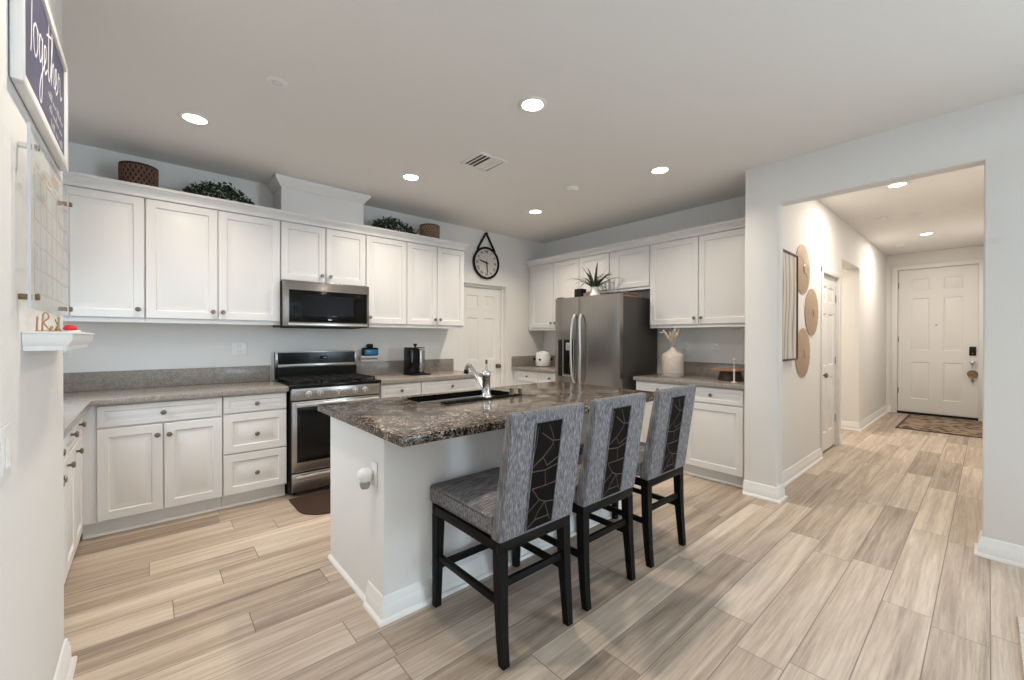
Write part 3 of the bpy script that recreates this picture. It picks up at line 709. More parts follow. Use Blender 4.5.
# microwave
o = thing('microwave', 'stainless over-the-range microwave with black glass door', 'microwave', (.868, YW, 1.408))
W = .754; H_ = .404; FD = -.41
obj('body', MB().box(.0, W, -.375, -.004, 0.0, H_, .003), 'blackm', o)
d = obj('door', MB().box(.0, W, FD, -.3755, .005, H_, .005), 'steel', o)
g = obj('door_glass', MB().box(.045, W-.022, FD-.003, FD-.0005, .042, .325, .001), 'black', d)
obj('window_mesh', MB().box(.145, .60, FD-.0042, FD-.0034, .105, .285), 'lcd', g)
obj('logo', MB().box(.372, .382, FD-.0042, FD-.0034, .062, .074).box(.386, .402, FD-.0042, FD-.0034, .064, .070), 'white', g)
obj('handle_rail', MB().box(.035, W-.02, FD-.012, FD-.0005, .012, .032, .004), 'steelh', d)
obj('vent_grille', MB().box(.05, W-.05, -.32, -.05, -.006, -.0005), 'iron', o)

# ------------------------------------------------------------ refrigerator
o = thing('refrigerator', 'stainless side-by-side refrigerator with ice dispenser', 'refrigerator', (XW-.03, 3.428, 0), -PI/2)
W = .912; DB = .685; FR = XW-.03-3.676      # local depth of door face
obj('body', MB().box(.004, W-.004, -DB, -.005, .03, 1.760, .006), 'fside', o)
for x in (.06, W-.06):
    for y in (-.08, -.62): obj('foot', MB().cyl((x, y, .001), (x, y, .03), .02, n=12), 'blackm', o)
gap = .365
def fdoor(x0, x1):
    b = MB(); n = 8; t = FR-DB
    poly = [(x0, -DB-.006)]
    for i in range(n+1):
        u = i/n; x = x0+(x1-x0)*u
        y = -DB-.006-(t-.006)*(1-.10*abs(2*u-1)**6)
        poly.append((x, y))
    poly.append((x1, -DB-.006))
    t_ = bmesh.new(); q = MB(); q.bm = t_; q.prism(poly, .055, 1.782, 'Z')
    return q
d1 = obj('freezer_door', fdoor(.002, gap-.003), 'steel', o, 30)
d2 = obj('fridge_door', fdoor(gap+.003, W-.002), 'steel', o, 30)
obj('toe_grille', MB().box(.02, W-.02, -DB-.02, -DB-.002, .012, .052), 'blackm', o)
def handle(x, lean, parent):
    pts = [(x, -FR-.004, 1.575), (x, -FR-.03, 1.56), (x+lean, -FR-.052, 1.45), (x+lean*1.8, -FR-.058, 1.18), (x+lean, -FR-.052, .92), (x, -FR-.03, .815), (x, -FR-.004, .80)]
    obj('handle', MB().tube(cr(pts, 6), .0135, 12), 'steelh', parent)
handle(gap-.045, -.012, d1); handle(gap+.048, .012, d2)
p = obj('dispenser', MB().box(.055, .30, -FR-.004, -FR+.004, .865, 1.295, .003), 'black', d1)
obj('dispenser_panel', MB().box(.065, .125, -FR-.006, -FR-.0045, .89, 1.28), 'blackm', p)
obj('dispenser_bezel', MB().box(.128, .142, -FR-.008, -FR-.0045, .868, 1.292).box(.29, .302, -FR-.008, -FR-.0045, .868, 1.292).box(.142, .29, -FR-.008, -FR-.0045, .866, .885), 'steelh', p)
obj('dispenser_spout', MB().box(.19, .27, -FR-.022, -FR-.0045, 1.17, 1.26, .006), 'steelh', p)
obj('dispenser_tray', MB().box(.145, .288, -FR-.03, -FR-.0045, .886, .896, .002), 'steel', p)
obj('hinge_cover', MB().box(.01, .10, -FR+.02, -DB-.01, 1.783, 1.796, .004).box(W-.10, W-.01, -FR+.02, -DB-.01, 1.783, 1.796, .004), 'fside', o)

# ------------------------------------------------------------ island
XI0, XI1, YI0, YI1 = .757, 2.835, 1.532, 2.632
o = thing('kitchen_island', 'white kitchen island base under the brown granite slab', 'island', (0, 0, 0))
bx0, bx1, by0, by1 = .815, 2.78, 1.835, 2.582
q = .008
b = MB().prism([(bx0, by0+q), (bx0+.0025, by0+.0025), (bx0+q, by0), (bx1-q, by0), (bx1-.0025, by0+.0025), (bx1, by0+q), (bx1, by1), (bx0, by1), (bx0, by1-.02), (bx1-.02, by1-.02), (bx1-.02, 2.005), (bx0+.02, 2.005), (bx0+.02, by1-.021), (bx0, by1-.021)], .001, .8735, 'Z')
obj('body', b, 'wall', o)
obj('baseboard', MB().sweep(BP, [(bx0, 2.006), (bx0, by0), (bx1, by0), (bx1, 2.006)][::-1]) if False else MB().sweep(BP, [(bx0, 2.006), (bx0, by0), (bx1, by0), (bx1, 2.006)]), 'trim', o)
obj('shoe_moulding', MB().sweep([(0, .001), (.018, .001), (.017, .010), (.011, .016), (0, .019)], [(bx0, by1), (bx0, 2.0065)]), 'trim', o)
o = thing('island_countertop', 'speckled brown granite slab on the kitchen island', 'countertop', (0, 0, 0))
hx0, hx1, hy0, hy1, hr = 1.258, 2.0, 2.205, 2.56, .09
hole = []
for cx, cy, a0 in ((hx1-hr, hy1-hr, 0), (hx0+hr, hy1-hr, PI/2), (hx0+hr, hy0+hr, PI), (hx1-hr, hy0+hr, 3*PI/2)):
    for i in range(7): hole.append((cx+hr*math.cos(a0+i*PI/12), cy+hr*math.sin(a0+i*PI/12)))
obj('slab', slab([(XI0, YI0), (XI1, YI0), (XI1, YI1), (XI0, YI1)], hole, .8745, .914, .004), 'granite', o)
o = thing('kitchen_sink', 'stainless undermount sink in the granite island', 'sink', (0, 0, 0))
b = MB()
def rr(x0, x1, y0, y1, r, z):
    P = []
    for cx, cy, a0 in ((x1-r, y1-r, 0), (x0+r, y1-r, PI/2), (x0+r, y0+r, PI), (x1-r, y0+r, 3*PI/2)):
        for i in range(7): P.append(b.bm.verts.new((cx+r*math.cos(a0+i*PI/12), cy+r*math.sin(a0+i*PI/12), z)))
    return P
rs = [rr(hx0-.02, hx1+.02, hy0-.02, hy1+.02, hr+.02, .8715), rr(hx0-.005, hx1+.005, hy0-.005, hy1+.005, hr, .8715), rr(hx0, hx1, hy0, hy1, hr, .86), rr(hx0+.015, hx1-.015, hy0+.015, hy1-.015, hr-.01, .70), rr(hx0+.05, hx1-.05, hy0+.05, hy1-.05, hr-.03, .68)]
for A, B in zip(rs, rs[1:]):
    for i in range(28): b.bm.faces.new([A[i], A[(i+1) % 28], B[(i+1) % 28], B[i]])
b.bm.faces.new(rs[-1])
obj('basin', b, 'sinkst', o)
t_ = MB()
ra, rb = [], []
for z in (.8735, .9125):
    L1 = []
    for dd in (.0005, .005):
        L2 = []
        for cx, cy, a0 in ((hx1-hr, hy1-hr, 0), (hx0+hr, hy1-hr, PI/2), (hx0+hr, hy0+hr, PI), (hx1-hr, hy0+hr, 3*PI/2)):
            for i in range(7): L2.append(t_.bm.verts.new((cx+(hr-dd)*math.cos(a0+i*PI/12), cy+(hr-dd)*math.sin(a0+i*PI/12), z)))
        L1.append(L2)
    ra.append(L1)
for A, B in ((ra[0][0], ra[1][0]), (ra[1][0], ra[1][1]), (ra[1][1], ra[0][1]), (ra[0][1], ra[0][0])):
    for i in range(28): t_.bm.faces.new([A[i], A[(i+1) % 28], B[(i+1) % 28], B[i]])
obj('rim', t_, 'rubber', o)
obj('drain', MB().lathe([(0, .682), (.03, .682), (.042, .684), (.045, .6815), (.045, .6808), (0, .6808)], 22, (1.62, 2.38, 0)), 'steelh', o)
obj('tap_ledge', MB().box(1.34, 1.95, 2.128, 2.20, .9145, .921, .002), 'rubber', None)
tag(bpy.data.objects['tap_ledge'], 'thin black splash mat under the faucet at the sink edge', 'mat'); bpy.data.objects['tap_ledge'].name = 'splash_mat'
o = thing('faucet', 'chrome single-lever pull-out faucet at the island sink', 'faucet', (1.668, 2.168, .9215))
obj('body', MB().lathe([(0, 0), (.040, 0), (.040, .008), (.030, .016), (.027, .03), (.0265, .135), (.029, .138), (.029, .165), (.022, .176), (0, .178)], 24), 'chrome', o)
obj('lever', MB().tube([(0, 0, .174), (.004, .004, .195), (.010, .012, .225)], [.011, .009, .006], 10), 'chrome', o)
obj('lever_tip', MB().tube([(.0085, .010, .222), (.014, .016, .246)], [.0085, .007], 10), 'wood2', o)
obj('spout', MB().tube(cr([(0, .010, .045), (0, .05, .082), (0, .12, .146), (0, .175, .194), (0, .200, .203), (0, .220, .190), (0, .226, .170)], 6), .0135, 14), 'chrome', o)
obj('spray_head', MB().tube([(0, .2255, .172), (0, .229, .158), (0, .232, .144)], [.0145, .018, .018], 14), 'blackm', o)
def post(name, label, cat, x, y, mt, h, r):
    o = thing(name, label, cat, (x, y, .9215 if y < 2.2 and x < 1.94 else .9145))
    obj('base', MB().lathe([(0, 0), (r*1.5, 0), (r*1.5, .006), (r, .009), (r, h*.6), (0, h*.6)], 16), mt, o)
    obj('cap', MB().lathe([(0, h*.6+.0005), (r*1.25, h*.6+.0005), (r*1.25, h*.9), (r*.8, h), (0, h)], 16), mt, o)
post('soap_dispenser', 'small chrome soap dispenser by the sink, nearer the faucet', 'dispenser', 1.885, 2.165, 'knob', .052, .013)
post('air_gap', 'small chrome air gap cap by the sink, farther from the faucet', 'air gap', 1.965, 2.165, 'knob', .052, .013)
# plug-in night light on island end
o = thing('night_light', 'white plug-in night light on the end of the island', 'night light', (.8145, 1.935, .66))
obj('outlet_plate', MB().box(-.006, -.0005, -.036, .036, -.058, .058, .003), 'trim', o)
obj('shade', MB().lathe([(0, .0), (.024, .0), (.034, .015), (.036, .035), (.030, .050), (.016, .060), (0, .062)], 22, (-.042, .012, -.030)).disp(lambda v: Vector((v.x, v.y, v.z))), 'white', o)
obj('sensor_head', MB().lathe([(0, -.035), (.018, -.033), (.024, -.018), (.024, .0), (0, .0)], 18, (-.042, .012, -.031)), 'smoke', o)

# ------------------------------------------------------------ bar stools
SEG = [((.10, .03), (.08, .2)), ((.08, .2), (.02, .31)), ((.25, .1), (.67, .19)), ((.67, .19), (.97, .2)), ((.5, .03), (.72, .17)), ((.72, .17), (.7, .23)), ((.7, .23), (.38, .33)), ((.38, .33), (0, .41)), ((.38, .33), (.56, .42)), ((.56, .42), (.98, .36)), ((0, .445), (.52, .46)), ((.52, .46), (.95, .43)), ((.52, .46), (.58, .61)), ((.58, .61), (.09, .61)), ((.58, .61), (.98, .60)), ((.09, .61), (.4, .735)), ((.4, .735), (0, .83)), ((.4, .735), (.62, .77)), ((.62, .77), (1, .79)), ((.62, .77), (.38, .86)), ((.38, .86), (.30, .92)), ((.30, .92), (.04, .98)), ((.62, .77), (.75, .87)), ((.75, .87), (.9, .97)), ((.30, .92), (.85, .92))]
def make_stool():
    t = thing('bar_stool', '', 'bar stool', (0, 0, 0), 0, 'bar stools at the island')
    hw = .219
    # back: profile in (y,z): faces -y towards camera; floor centre of stool at y=0 (rear legs y~-.24)
    def yb(z): return -.279-.075*(z-.50)/.52      # rear face
    b = MB(); n = 8
    zs = [.495+i*(1.022-.495)/n for i in range(n+1)]
    T = bmesh.new(); L_ = []
    for z in zs:
        y0 = yb(z); th = .064-.022*(z-.5)/.52
        L_.append([T.verts.new((x, y, z)) for x, y in ((-hw, y0), (hw, y0), (hw, y0+th), (-hw, y0+th))])
    for A, B in zip(L_, L_[1:]):
        for i in range(4): T.faces.new([A[i], A[(i+1) % 4], B[(i+1) % 4], B[i]])
    T.faces.new(L_[0][::-1]); T.faces.new(L_[-1])
    bmesh.ops.recalc_face_normals(T, faces=T.faces[:])
    ed = [e for e in T.edges if e.calc_face_angle(0) > .6]
    bmesh.ops.bevel(T, geom=ed, offset=.014, segments=4, affect='EDGES', profile=.5)
    b.merge(T); bk = obj('backrest', b, 'fab', t, 60)
    # inset panel on the rear face
    px0, px1, pz0, pz1 = -.088, .070, .512, .970
    off = .003
    b = MB().hexa([(px0, yb(pz0)-off, pz0), (px1, yb(pz0)-off, pz0), (px1, yb(pz0)+.012, pz0), (px0, yb(pz0)+.012, pz0)], [(px0, yb(pz1)-off, pz1), (px1, yb(pz1)-off, pz1), (px1, yb(pz1)+.012, pz1), (px0, yb(pz1)+.012, pz1)])
    p = obj('back_panel', b, 'panelblk', t); p['label'] = 'glossy black panel with angular taupe inlay lines'
    b = MB()
    def P(u, v):
        z = pz1-(pz1-pz0)*v; return Vector((px0+(px1-px0)*u, yb(z)-off-.0006, z))
    for a, c in SEG: b.tube([P(*a), P(*c)], .0023, 5)
    obj('inlay_lines', b, 'gold', p)
    w_ = .006; b = MB()
    b.tube([P(0, 0), P(1, 0), P(1, 1), P(0, 1)], .0035, 6, closed=True)
    obj('panel_welt', b, 'fab', p)
    # seat
    b = MB(); T = bmesh.new(); q = MB(); q.bm = T
    q.box(-hw, hw, -.225, .262, .506, .596)
    bmesh.ops.subdivide_edges(T, edges=T.edges[:], cuts=5, use_grid_fill=True)
    for v in T.verts:
        if v.co.z > .55:
            u, s = v.co.x/hw, (v.co.y-.018)/.245
            v.co.z += .020*(1-u*u)*(1-s*s)
        if v.co.y > .2: v.co.x *= 1.03
    ed = [e for e in T.edges if e.calc_face_angle(0) > .7]
    bmesh.ops.bevel(T, geom=ed, offset=.018, segments=3, affect='EDGES', profile=.5)
    b.merge(T); obj('seat', b, 'fabs', t, 60)
    # frame and legs
    fx, fy0, fy1 = .211, -.270, .254
    b = MB().box(-fx, fx, fy1-.022, fy1, .452, .5065, .002).box(-fx, fx, fy0, fy0+.022, .452, .494, .002).box(-fx, -fx+.022, fy0+.022, fy1-.022, .452, .494, .002).box(fx-.022, fx, fy0+.022, fy1-.022, .452, .494, .002)
    obj('seat_frame', b, 'dwood', t)
    for sx in (-1, 1):
        x1 = sx*fx; xi = sx*(fx-.045)
        # front leg tapers from the inside
        obj('leg', MB().hexa([(min(x1, x1-sx*.032), fy1-.034, .001), (max(x1, x1-sx*.032), fy1-.034, .001), (max(x1, x1-sx*.032), fy1-.002, .001), (min(x1, x1-sx*.032), fy1-.002, .001)],
                             [(min(x1, xi), fy1-.046, .4515), (max(x1, xi), fy1-.046, .4515), (max(x1, xi), fy1, .4515), (min(x1, xi), fy1, .4515)]), 'dwood', t)
        b = MB(); prev = None; R = []
        for z, y, a in ((.001, -.290, .033), (.10, -.282, .036), (.25, -.273, .041), (.4515, -.269, .045)):
            xo = x1*.985 if z < .05 else x1
            R.append([b.bm.verts.new(v) for v in ((min(xo, xo-sx*a), y, z), (max(xo, xo-sx*a), y, z), (max(xo, xo-sx*a), y+a, z), (min(xo, xo-sx*a), y+a, z))])
        for A, B in zip(R, R[1:]):
            for i in range(4): b.bm.faces.new([A[i], A[(i+1) % 4], B[(i+1) % 4], B[i]])
        b.bm.faces.new(R[0][::-1]); b.bm.faces.new(R[-1])
        obj('leg', b, 'dwood', t, 30)
        xs = sx*(fx-.014)
        obj('stretcher', MB().box(xs-.010, xs+.010, -.230, fy1-.046, .235, .265, .002), 'dwood', t)
    obj('stretcher', MB().box(-fx+.042, fx-.042, fy1-.034, fy1-.014, .182, .214, .002), 'dwood', t)
    obj('stretcher', MB().box(-fx+.042, fx-.042, -.258, -.238, .300, .330, .002), 'dwood', t)
    return t
st = make_stool()
st.location = (1.256, 1.539, 0); st['label'] = 'grey upholstered bar stool nearest the camera, at the near corner of the island'
dup(st, (1.785, 1.548, 0), 0, 'middle grey upholstered bar stool of the three along the island')
dup(st, (2.360, 1.548, 0), 0, 'farthest grey upholstered bar stool, at the fridge end of the island')

# ------------------------------------------------------------ left wall things
o = thing('wall_sign', 'navy sign in a white frame with Together in white script', 'sign', (XL, 1.555, 1.94))
SW, SH, SD = .755, .395, .024     # local: x out of wall, y along, z up
f = .028
b = MB().box(.002, SD, 0, f, 0, SH, .002).box(.002, SD, SW-f, SW, 0, SH, .002).box(.002, SD, f, SW-f, 0, f, .002).box(.002, SD, f, SW-f, SH-f, SH, .002)
obj('frame', b, 'trim', o)
obj('board', MB().box(.004, SD-.008, f, SW-f, f, SH-f), 'navy', o)
xs_ = SD-.0076
def stroke(b, pts, r=.004, n=8):
    t = MB(); t.tube([(0, q.x, q.y) for q in cr([(p[0], p[1], 0) for p in pts], n)], r, 6)
    for v in t.bm.verts: v.co.x = xs_ + v.co.x*.12
    b.merge(t.bm)
b = MB()
def word(paths, y0, z0, sc, r, tilt=.12):
    for p in paths: stroke(b, [(y0+sc*x, z0+sc*(z+tilt*x)) for x, z in p], r)
# Together, one list of strokes per letter
L_T = [[(-.05, .98), (.10, 1.04), (.30, .98), (.52, 1.02)], [(.26, 1.0), (.24, .6), (.20, .1), (.16, -.05)]]
L_o = [[(.46, .40), (.34, .30), (.36, .06), (.48, .0), (.58, .14), (.56, .34), (.46, .40), (.66, .34)]]
L_g = [[(.86, .36), (.74, .38), (.68, .20), (.74, .04), (.86, .14), (.90, .38), (.88, -.20), (.82, -.46), (.70, -.42), (.76, -.20), (1.0, .06)]]
L_e = [[(1.0, .06), (1.14, .22), (1.14, .36), (1.04, .34), (1.02, .12), (1.10, .0), (1.24, .10)]]
L_t = [[(1.36, .92), (1.34, .5), (1.32, .12), (1.38, .0), (1.48, .10)], [(1.20, .58), (1.34, .62), (1.52, .66)]]
L_h = [[(1.48, .10), (1.66, .60), (1.70, .92), (1.62, .88), (1.58, .4), (1.56, .0)], [(1.56, .0), (1.64, .28), (1.74, .36), (1.78, .24), (1.78, .06), (1.88, .06)]]
L_e2 = [[(1.88, .06), (2.02, .22), (2.02, .36), (1.92, .34), (1.90, .12), (1.98, .0), (2.12, .10)]]
L_r = [[(2.12, .10), (2.20, .38), (2.24, .34), (2.34, .34), (2.34, .16), (2.40, .04), (2.52, .12)]]
word(L_T+L_o+L_g+L_e+L_t+L_h+L_e2+L_r, .105, .150, .225, .0040)
for k, (ya, yb_, z) in enumerate(((.40, .70, .140), (.42, .70, .100), (.45, .68, .060))):
    pts = []; random.seed(k+3); y = ya
    while y < yb_:
        pts += [(y, z), (y+.008, z+random.choice((.012, .012, .026))), (y+.014, z+.002)]; y += .019
        if random.random() < .22 and len(pts) > 5:
            stroke(b, pts, .0013, 3); pts = []; y += .012
    if len(pts) > 3: stroke(b, pts, .0013, 3)
obj('lettering', b, 'chalk', o)
# acrylic wall board
o = thing('acrylic_wall_board', 'clear acrylic planner board on metal standoffs below the navy sign', 'board', (XL, 1.60, 1.385))
BW, BH = .70, .47
obj('panel', MB().box(.024, .029, 0, BW, 0, BH, .001), 'acryl', o)
b = MB()
for i in range(8):
    y = .04+i*(BW-.08)/7; b.box(.0292, .0297, y-.001, y+.001, .045, BH-.10)
for i in range(6):
    z = .045+i*(BH-.145)/5; b.box(.0292, .0297, .04, BW-.04, z-.001, z+.001)
obj('printed_grid', b, 'print', o)
b = MB().box(.0292, .0298, .30, .42, BH-.065, BH-.035)
for i in range(7): b.box(.0292, .0297, .06+i*.0886, .11+i*.0886, BH-.088, BH-.080)
obj('printed_heading', b, 'print', o)
obj('edge_strip', MB().box(.0235, .0295, -.002, 0, 0, BH).box(.0235, .0295, BW, BW+.002, 0, BH), 'toe', o)
for y, z, mt in ((.05, BH-.045, 'chrome'), (.05, .032, 'brass'), (BW-.03, BH-.045, 'brass'), (BW-.03, .032, 'brass')):
    obj('standoff', MB().lathe([(0, .0005), (.008, .0005), (.008, .0236), (0, .0236)], 14, (0, y, z), 'X').lathe([(0, .0294), (.009, .0294), (.009, .036), (.007, .038), (0, .038)], 14, (0, y, z), 'X'), mt, o)
# floating shelf
o = thing('floating_shelf', 'small white floating ledge shelf with moulded edges on the left wall', 'shelf', (XL, 1.69, 1.275))
b = MB().sweep([(0, .0), (.0, .012), (.004, .016), (.012, .030), (.012, .045), (-.03, .045), (-.03, .0)], [(.001, .545), (.082, .545), (.082, 0), (.001, 0)][::-1])
b.box(.001, .06, .02, .525, .006, .0445)
obj('moulding', b, 'trim', o)
obj('top', MB().box(.001, .098, -.015, .56, .0455, .052, .002), 'trim', o)
zt = 1.275+.0525
o = thing('wooden_letter_sign', 'thin brown freestanding letter cut-outs on the floating shelf', 'letters', (XL+.018, 1.745, zt))
def ribbon(pts, r=.002): return MB().tube(cr([(x, 0, z) for x, z in pts], 5) if len(pts) > 2 else [(x, 0, z) for x, z in pts], r, 6)
obj('base', MB().box(-.002, .05, -.006, .006, 0, .003), 'lightwood', o)
obj('letter', ribbon([(.001, .002), (.002, .042)], .0024), 'lightwood', o)
obj('letter', ribbon([(.011, .002), (.013, .049), (.021, .050), (.023, .038), (.014, .025), (.026, .003)]), 'lightwood', o)
obj('letter', ribbon([(.027, .006), (.031, .010), (.029, .015), (.026, .008), (.030, .002), (.035, .005)], .0016), 'lightwood', o)
obj('letter', ribbon([(.041, .002), (.043, .042)], .0026), 'lightwood', o)
o = thing('tiny_bud_vase', 'tiny dark bud vase with a sprig on the floating shelf', 'vase', (XL+.052, 1.80, zt))
obj('pot', MB().lathe([(0, 0), (.006, 0), (.007, .006), (.003, .013), (.005, .016), (0, .016)], 14), 'brass', o)
obj('sprig', MB().tube([(0, 0, .012), (.002, .002, .03), (.0, .0, .042)], .0012, 5).tube([(0, 0, .018), (-.004, -.005, .036)], .0012, 5), 'leaf', o)
o = thing('red_figurine', 'small red and white round ornament at the end of the floating shelf', 'ornament', (XL+.056, 2.02, zt))
obj('body', MB().lathe([(0, 0), (.018, 0), (.021, .004), (.020, .007), (.017, .008), (0, .008)], 18, (.004, .006, 0)), 'cream', o)
obj('cap', MB().lathe([(0, .0085), (.016, .0085), (.018, .013), (.014, .021), (.006, .026), (0, .0265)], 18), 'red', o)
o = thing('light_switch', 'white rocker light switch at the left edge of the picture', 'switch', (XL, 1.50, 1.045))
obj('plate', MB().box(.0005, .006, -.115, .035, -.062, .062, .003), 'white', o)
for y in (-.078, -.006): obj('rocker', MB().hexa([(.0063, y-.016, -.034), (.0063, y+.016, -.034), (.010, y+.016, -.034), (.010, y-.016, -.034)], [(.0063, y-.016, .034), (.0063, y+.016, .034), (.0066, y+.016, .034), (.0066, y-.016, .034)]), 'whitec', o)

# ------------------------------------------------------------ outlets
def outlet(label, loc, rz, wide=.072):
    o = thing('wall_outlet', label, 'outlet', loc, rz)
    p = obj('plate', MB().box(-wide/2, wide/2, -.006, -.0005, -.058, .058, .003), 'white', o)
    for z in (-.024, .024):
        obj('socket', MB().box(-.017, .017, -.0085, -.0062, z-.014, z+.014, .003), 'whitec', o)
    b = MB()
    for z in (-.024, .024): b.box(-.008, -.006, -.0092, -.0086, z-.004, z+.006).box(.006, .008, -.0092, -.0086, z-.004, z+.006)
    obj('slots', b, 'hole', o)
outlet('white double outlet on the wall above the left counter', (.606, YW, 1.213), 0, .115)
outlet('white outlet on the back wall half hidden behind the left wall end', (-.46, YW, 1.215), 0)
outlet('white outlet above the counter right of the beige vase', (XW, 1.885, 1.205), -PI/2)
outlet('white blank-looking outlet plate close to the right side of the beige vase', (XW, 2.19, 1.205), -PI/2)

# ------------------------------------------------------------ clock
o = thing('wall_clock', 'round black wall clock hanging from a black strap above the pantry door', 'clock', (3.362, YW, 2.304))
R = .212
obj('rim', MB().lathe([(R-.028, .002), (R-.002, .002), (R, .01), (R, .038), (R-.006, .044), (R-.016, .044), (R-.022, .036), (R-.022, .028), (R-.028, .028), (R-.028, .002)], 48, axis='-Y'), 'blackm', o)
fc = obj('dial', MB().lathe([(0, .010), (R-.0285, .010), (R-.0285, .026), (0, .026)], 48, axis='-Y'), 'dial', o)
nb = MB()
for i, s in enumerate(('XII', 'I', 'II', 'III', 'IV', 'V', 'VI', 'VII', 'VIII', 'IX', 'X', 'XI')):
    a = i*PI/6
    mt = Matrix.Translation((.148*math.sin(a), -.0268, .148*math.cos(a))) @ Matrix.Rotation(PI/2, 4, 'X') @ Matrix.Rotation(-a, 4, 'Z')
    t = text_mb(s, .047, mt, .0008, .0010); nb.merge(t)
obj('numerals', nb, 'hole', fc, 0)
def hand(ang, L_, w_, y):
    a = math.radians(ang); d = Vector((math.sin(a), 0, math.cos(a))); n = Vector((d.z, 0, -d.x)); 
    pts = [(-.03, w_*.5), (0, w_), (L_*.7, w_*.8), (L_, 0.0008), (L_, -.0008), (L_*.7, -w_*.8), (0, -w_), (-.03, -w_*.5)]
    b = MB(); A = [b.bm.verts.new(d*u+n*v+Vector((0, y, 0))) for u, v in pts]; B = [b.bm.verts.new(d*u+n*v+Vector((0, y-.002, 0))) for u, v in pts]
    b.bm.faces.new(A); b.bm.faces.new(B[::-1])
    for i in range(8): b.bm.faces.new([A[i], A[(i+1) % 8], B[(i+1) % 8], B[i]])
    return b
obj('hour_hand', hand(284, .135, .010, -.0285), 'blackm', o)
obj('minute_hand', hand(174, .155, .007, -.032), 'blackm', o)
obj('hub', MB().lathe([(0, .0262), (.011, .0262), (.011, .036), (0, .037)], 16, axis='-Y'), 'blackm', o)
b = MB()
for sx in (-1, 1):
    p0 = Vector((sx*.145, -.022, .165)); p1 = Vector((sx*.004, -.018, .395))
    d = (p1-p0).normalized(); n = Vector((d.z, 0, -d.x))*.011
    b.hexa([p0-n+Vector((0, .008, 0)), p0+n+Vector((0, .008, 0)), p0+n-Vector((0, .008, 0)), p0-n-Vector((0, .008, 0))], [p1-n+Vector((0, .008, 0)), p1+n+Vector((0, .008, 0)), p1+n-Vector((0, .008, 0)), p1-n-Vector((0, .008, 0))])
obj('strap', b, 'blackm', o)
obj('peg', MB().lathe([(0, .0005), (.012, .0005), (.012, .03), (.017, .032), (.017, .038), (0, .04)], 16, (0, 0, .388), '-Y'), 'blackm', o)

# ------------------------------------------------------------ things on top of the cabinets (z 2.418 deck is the crown's height; boxes stand on cabinet tops)
ZT = 2.3455
def basket(name, label, x, y, r, h, mt):
    o = thing(name, label, 'basket', (x, y, ZT))
    obj('shell', MB().lathe([(0, 0), (r*.94, 0), (r*.97, h*.5), (r, h), (r-.008, h), (r*.96-.008, h*.5), (r*.93-.008, .008), (0, .008)], 36), mt, o)
    b = MB()
    for k in range(22):
        for sg in (-1, 1):
            pts = []
            for i in range(9):
                u = i/8; a = 2*PI*k/22+sg*u*1.1; rr_ = r*(.95+.05*u)+.004
                pts.append((rr_*math.cos(a), rr_*math.sin(a), .01+u*(h-.02)))
            b.tube(pts, .0045, 5)
    obj('lattice', b, mt+'_lattice', o)
    obj('rim', MB().tube([(r*math.cos(2*PI*i/40), r*math.sin(2*PI*i/40), h) for i in range(40)], .008, 8, closed=True), mt, o)
    obj('base_band', MB().tube([(r*.96*math.cos(2*PI*i/40), r*.96*math.sin(2*PI*i/40), .01) for i in range(40)], .008, 8, closed=True), mt, o)
basket('woven_basket', 'dark brown open lattice basket on top of the far left cabinet', -.056, 4.18, .106, .235, 'basket')
basket('woven_basket', 'small tan woven basket on top of the right end cabinets', 2.405, 4.18, .106, .232, 'basket2')
def garland(label, x0, x1, y, h, seed, base_z=0):
    rnd = random.Random(seed); o = thing('greenery_garland', label, 'garland', ((x0+x1)/2, y, ZT)); L_ = (x1-x0)/2
    b = MB(); st_ = MB()
    for k in range(26):
        xa = rnd.uniform(-L_*.85, L_*.85); ya = rnd.uniform(-.05, .05)
        dx = rnd.uniform(-.12, .12); top = h*rnd.uniform(.55, 1.0)*(1-.35*(xa/L_)**2)
        st_.tube(cr([(xa, ya, .004), (xa+dx*.4, ya*1.3, top*.6), (xa+dx, ya*1.8, top)], 3), .002, 5)
    st_.tube([(-L_*.9, 0, .008), (L_*.9, 0, .008)], .006, 6)
    for k in range(900):
        u = rnd.uniform(-1, 1); env = math.sqrt(max(0, 1-u*u*.9))
        x = u*L_; yy = rnd.uniform(-.075, .075)*env; z = h*env*(rnd.random()**.6)
        d = Vector((rnd.uniform(-1, 1), rnd.uniform(-1, .6), rnd.uniform(-.3, 1))).normalized()
        s = d.cross(Vector((rnd.uniform(-1, 1), rnd.uniform(-1, 1), rnd.uniform(-1, 1)))).normalized()
        nn = d.cross(s); ln = rnd.uniform(.022, .042); wd = ln*.30; p = Vector((x, yy, max(z, .012)))
        q = [p, p+d*ln*.5+s*wd+nn*.003, p+d*ln, p+d*ln*.5-s*wd+nn*.003]
        vs = [b.bm.verts.new((v.x, v.y, max(.003, v.z))) for v in q]
        b.bm.faces.new([vs[0], vs[1], vs[2]]); b.bm.faces.new([vs[0], vs[2], vs[3]])
    obj('stems', st_, 'wood2', o); obj('foliage', b, 'leaf', o, 0)
garland('long dark green leaf garland on the cabinets left of the vent chase', .195, .68, 4.16, .225, 1)
garland('shorter dark green leaf garland on the cabinets right of the vent chase', 1.70, 2.22, 4.16, .225, 2)

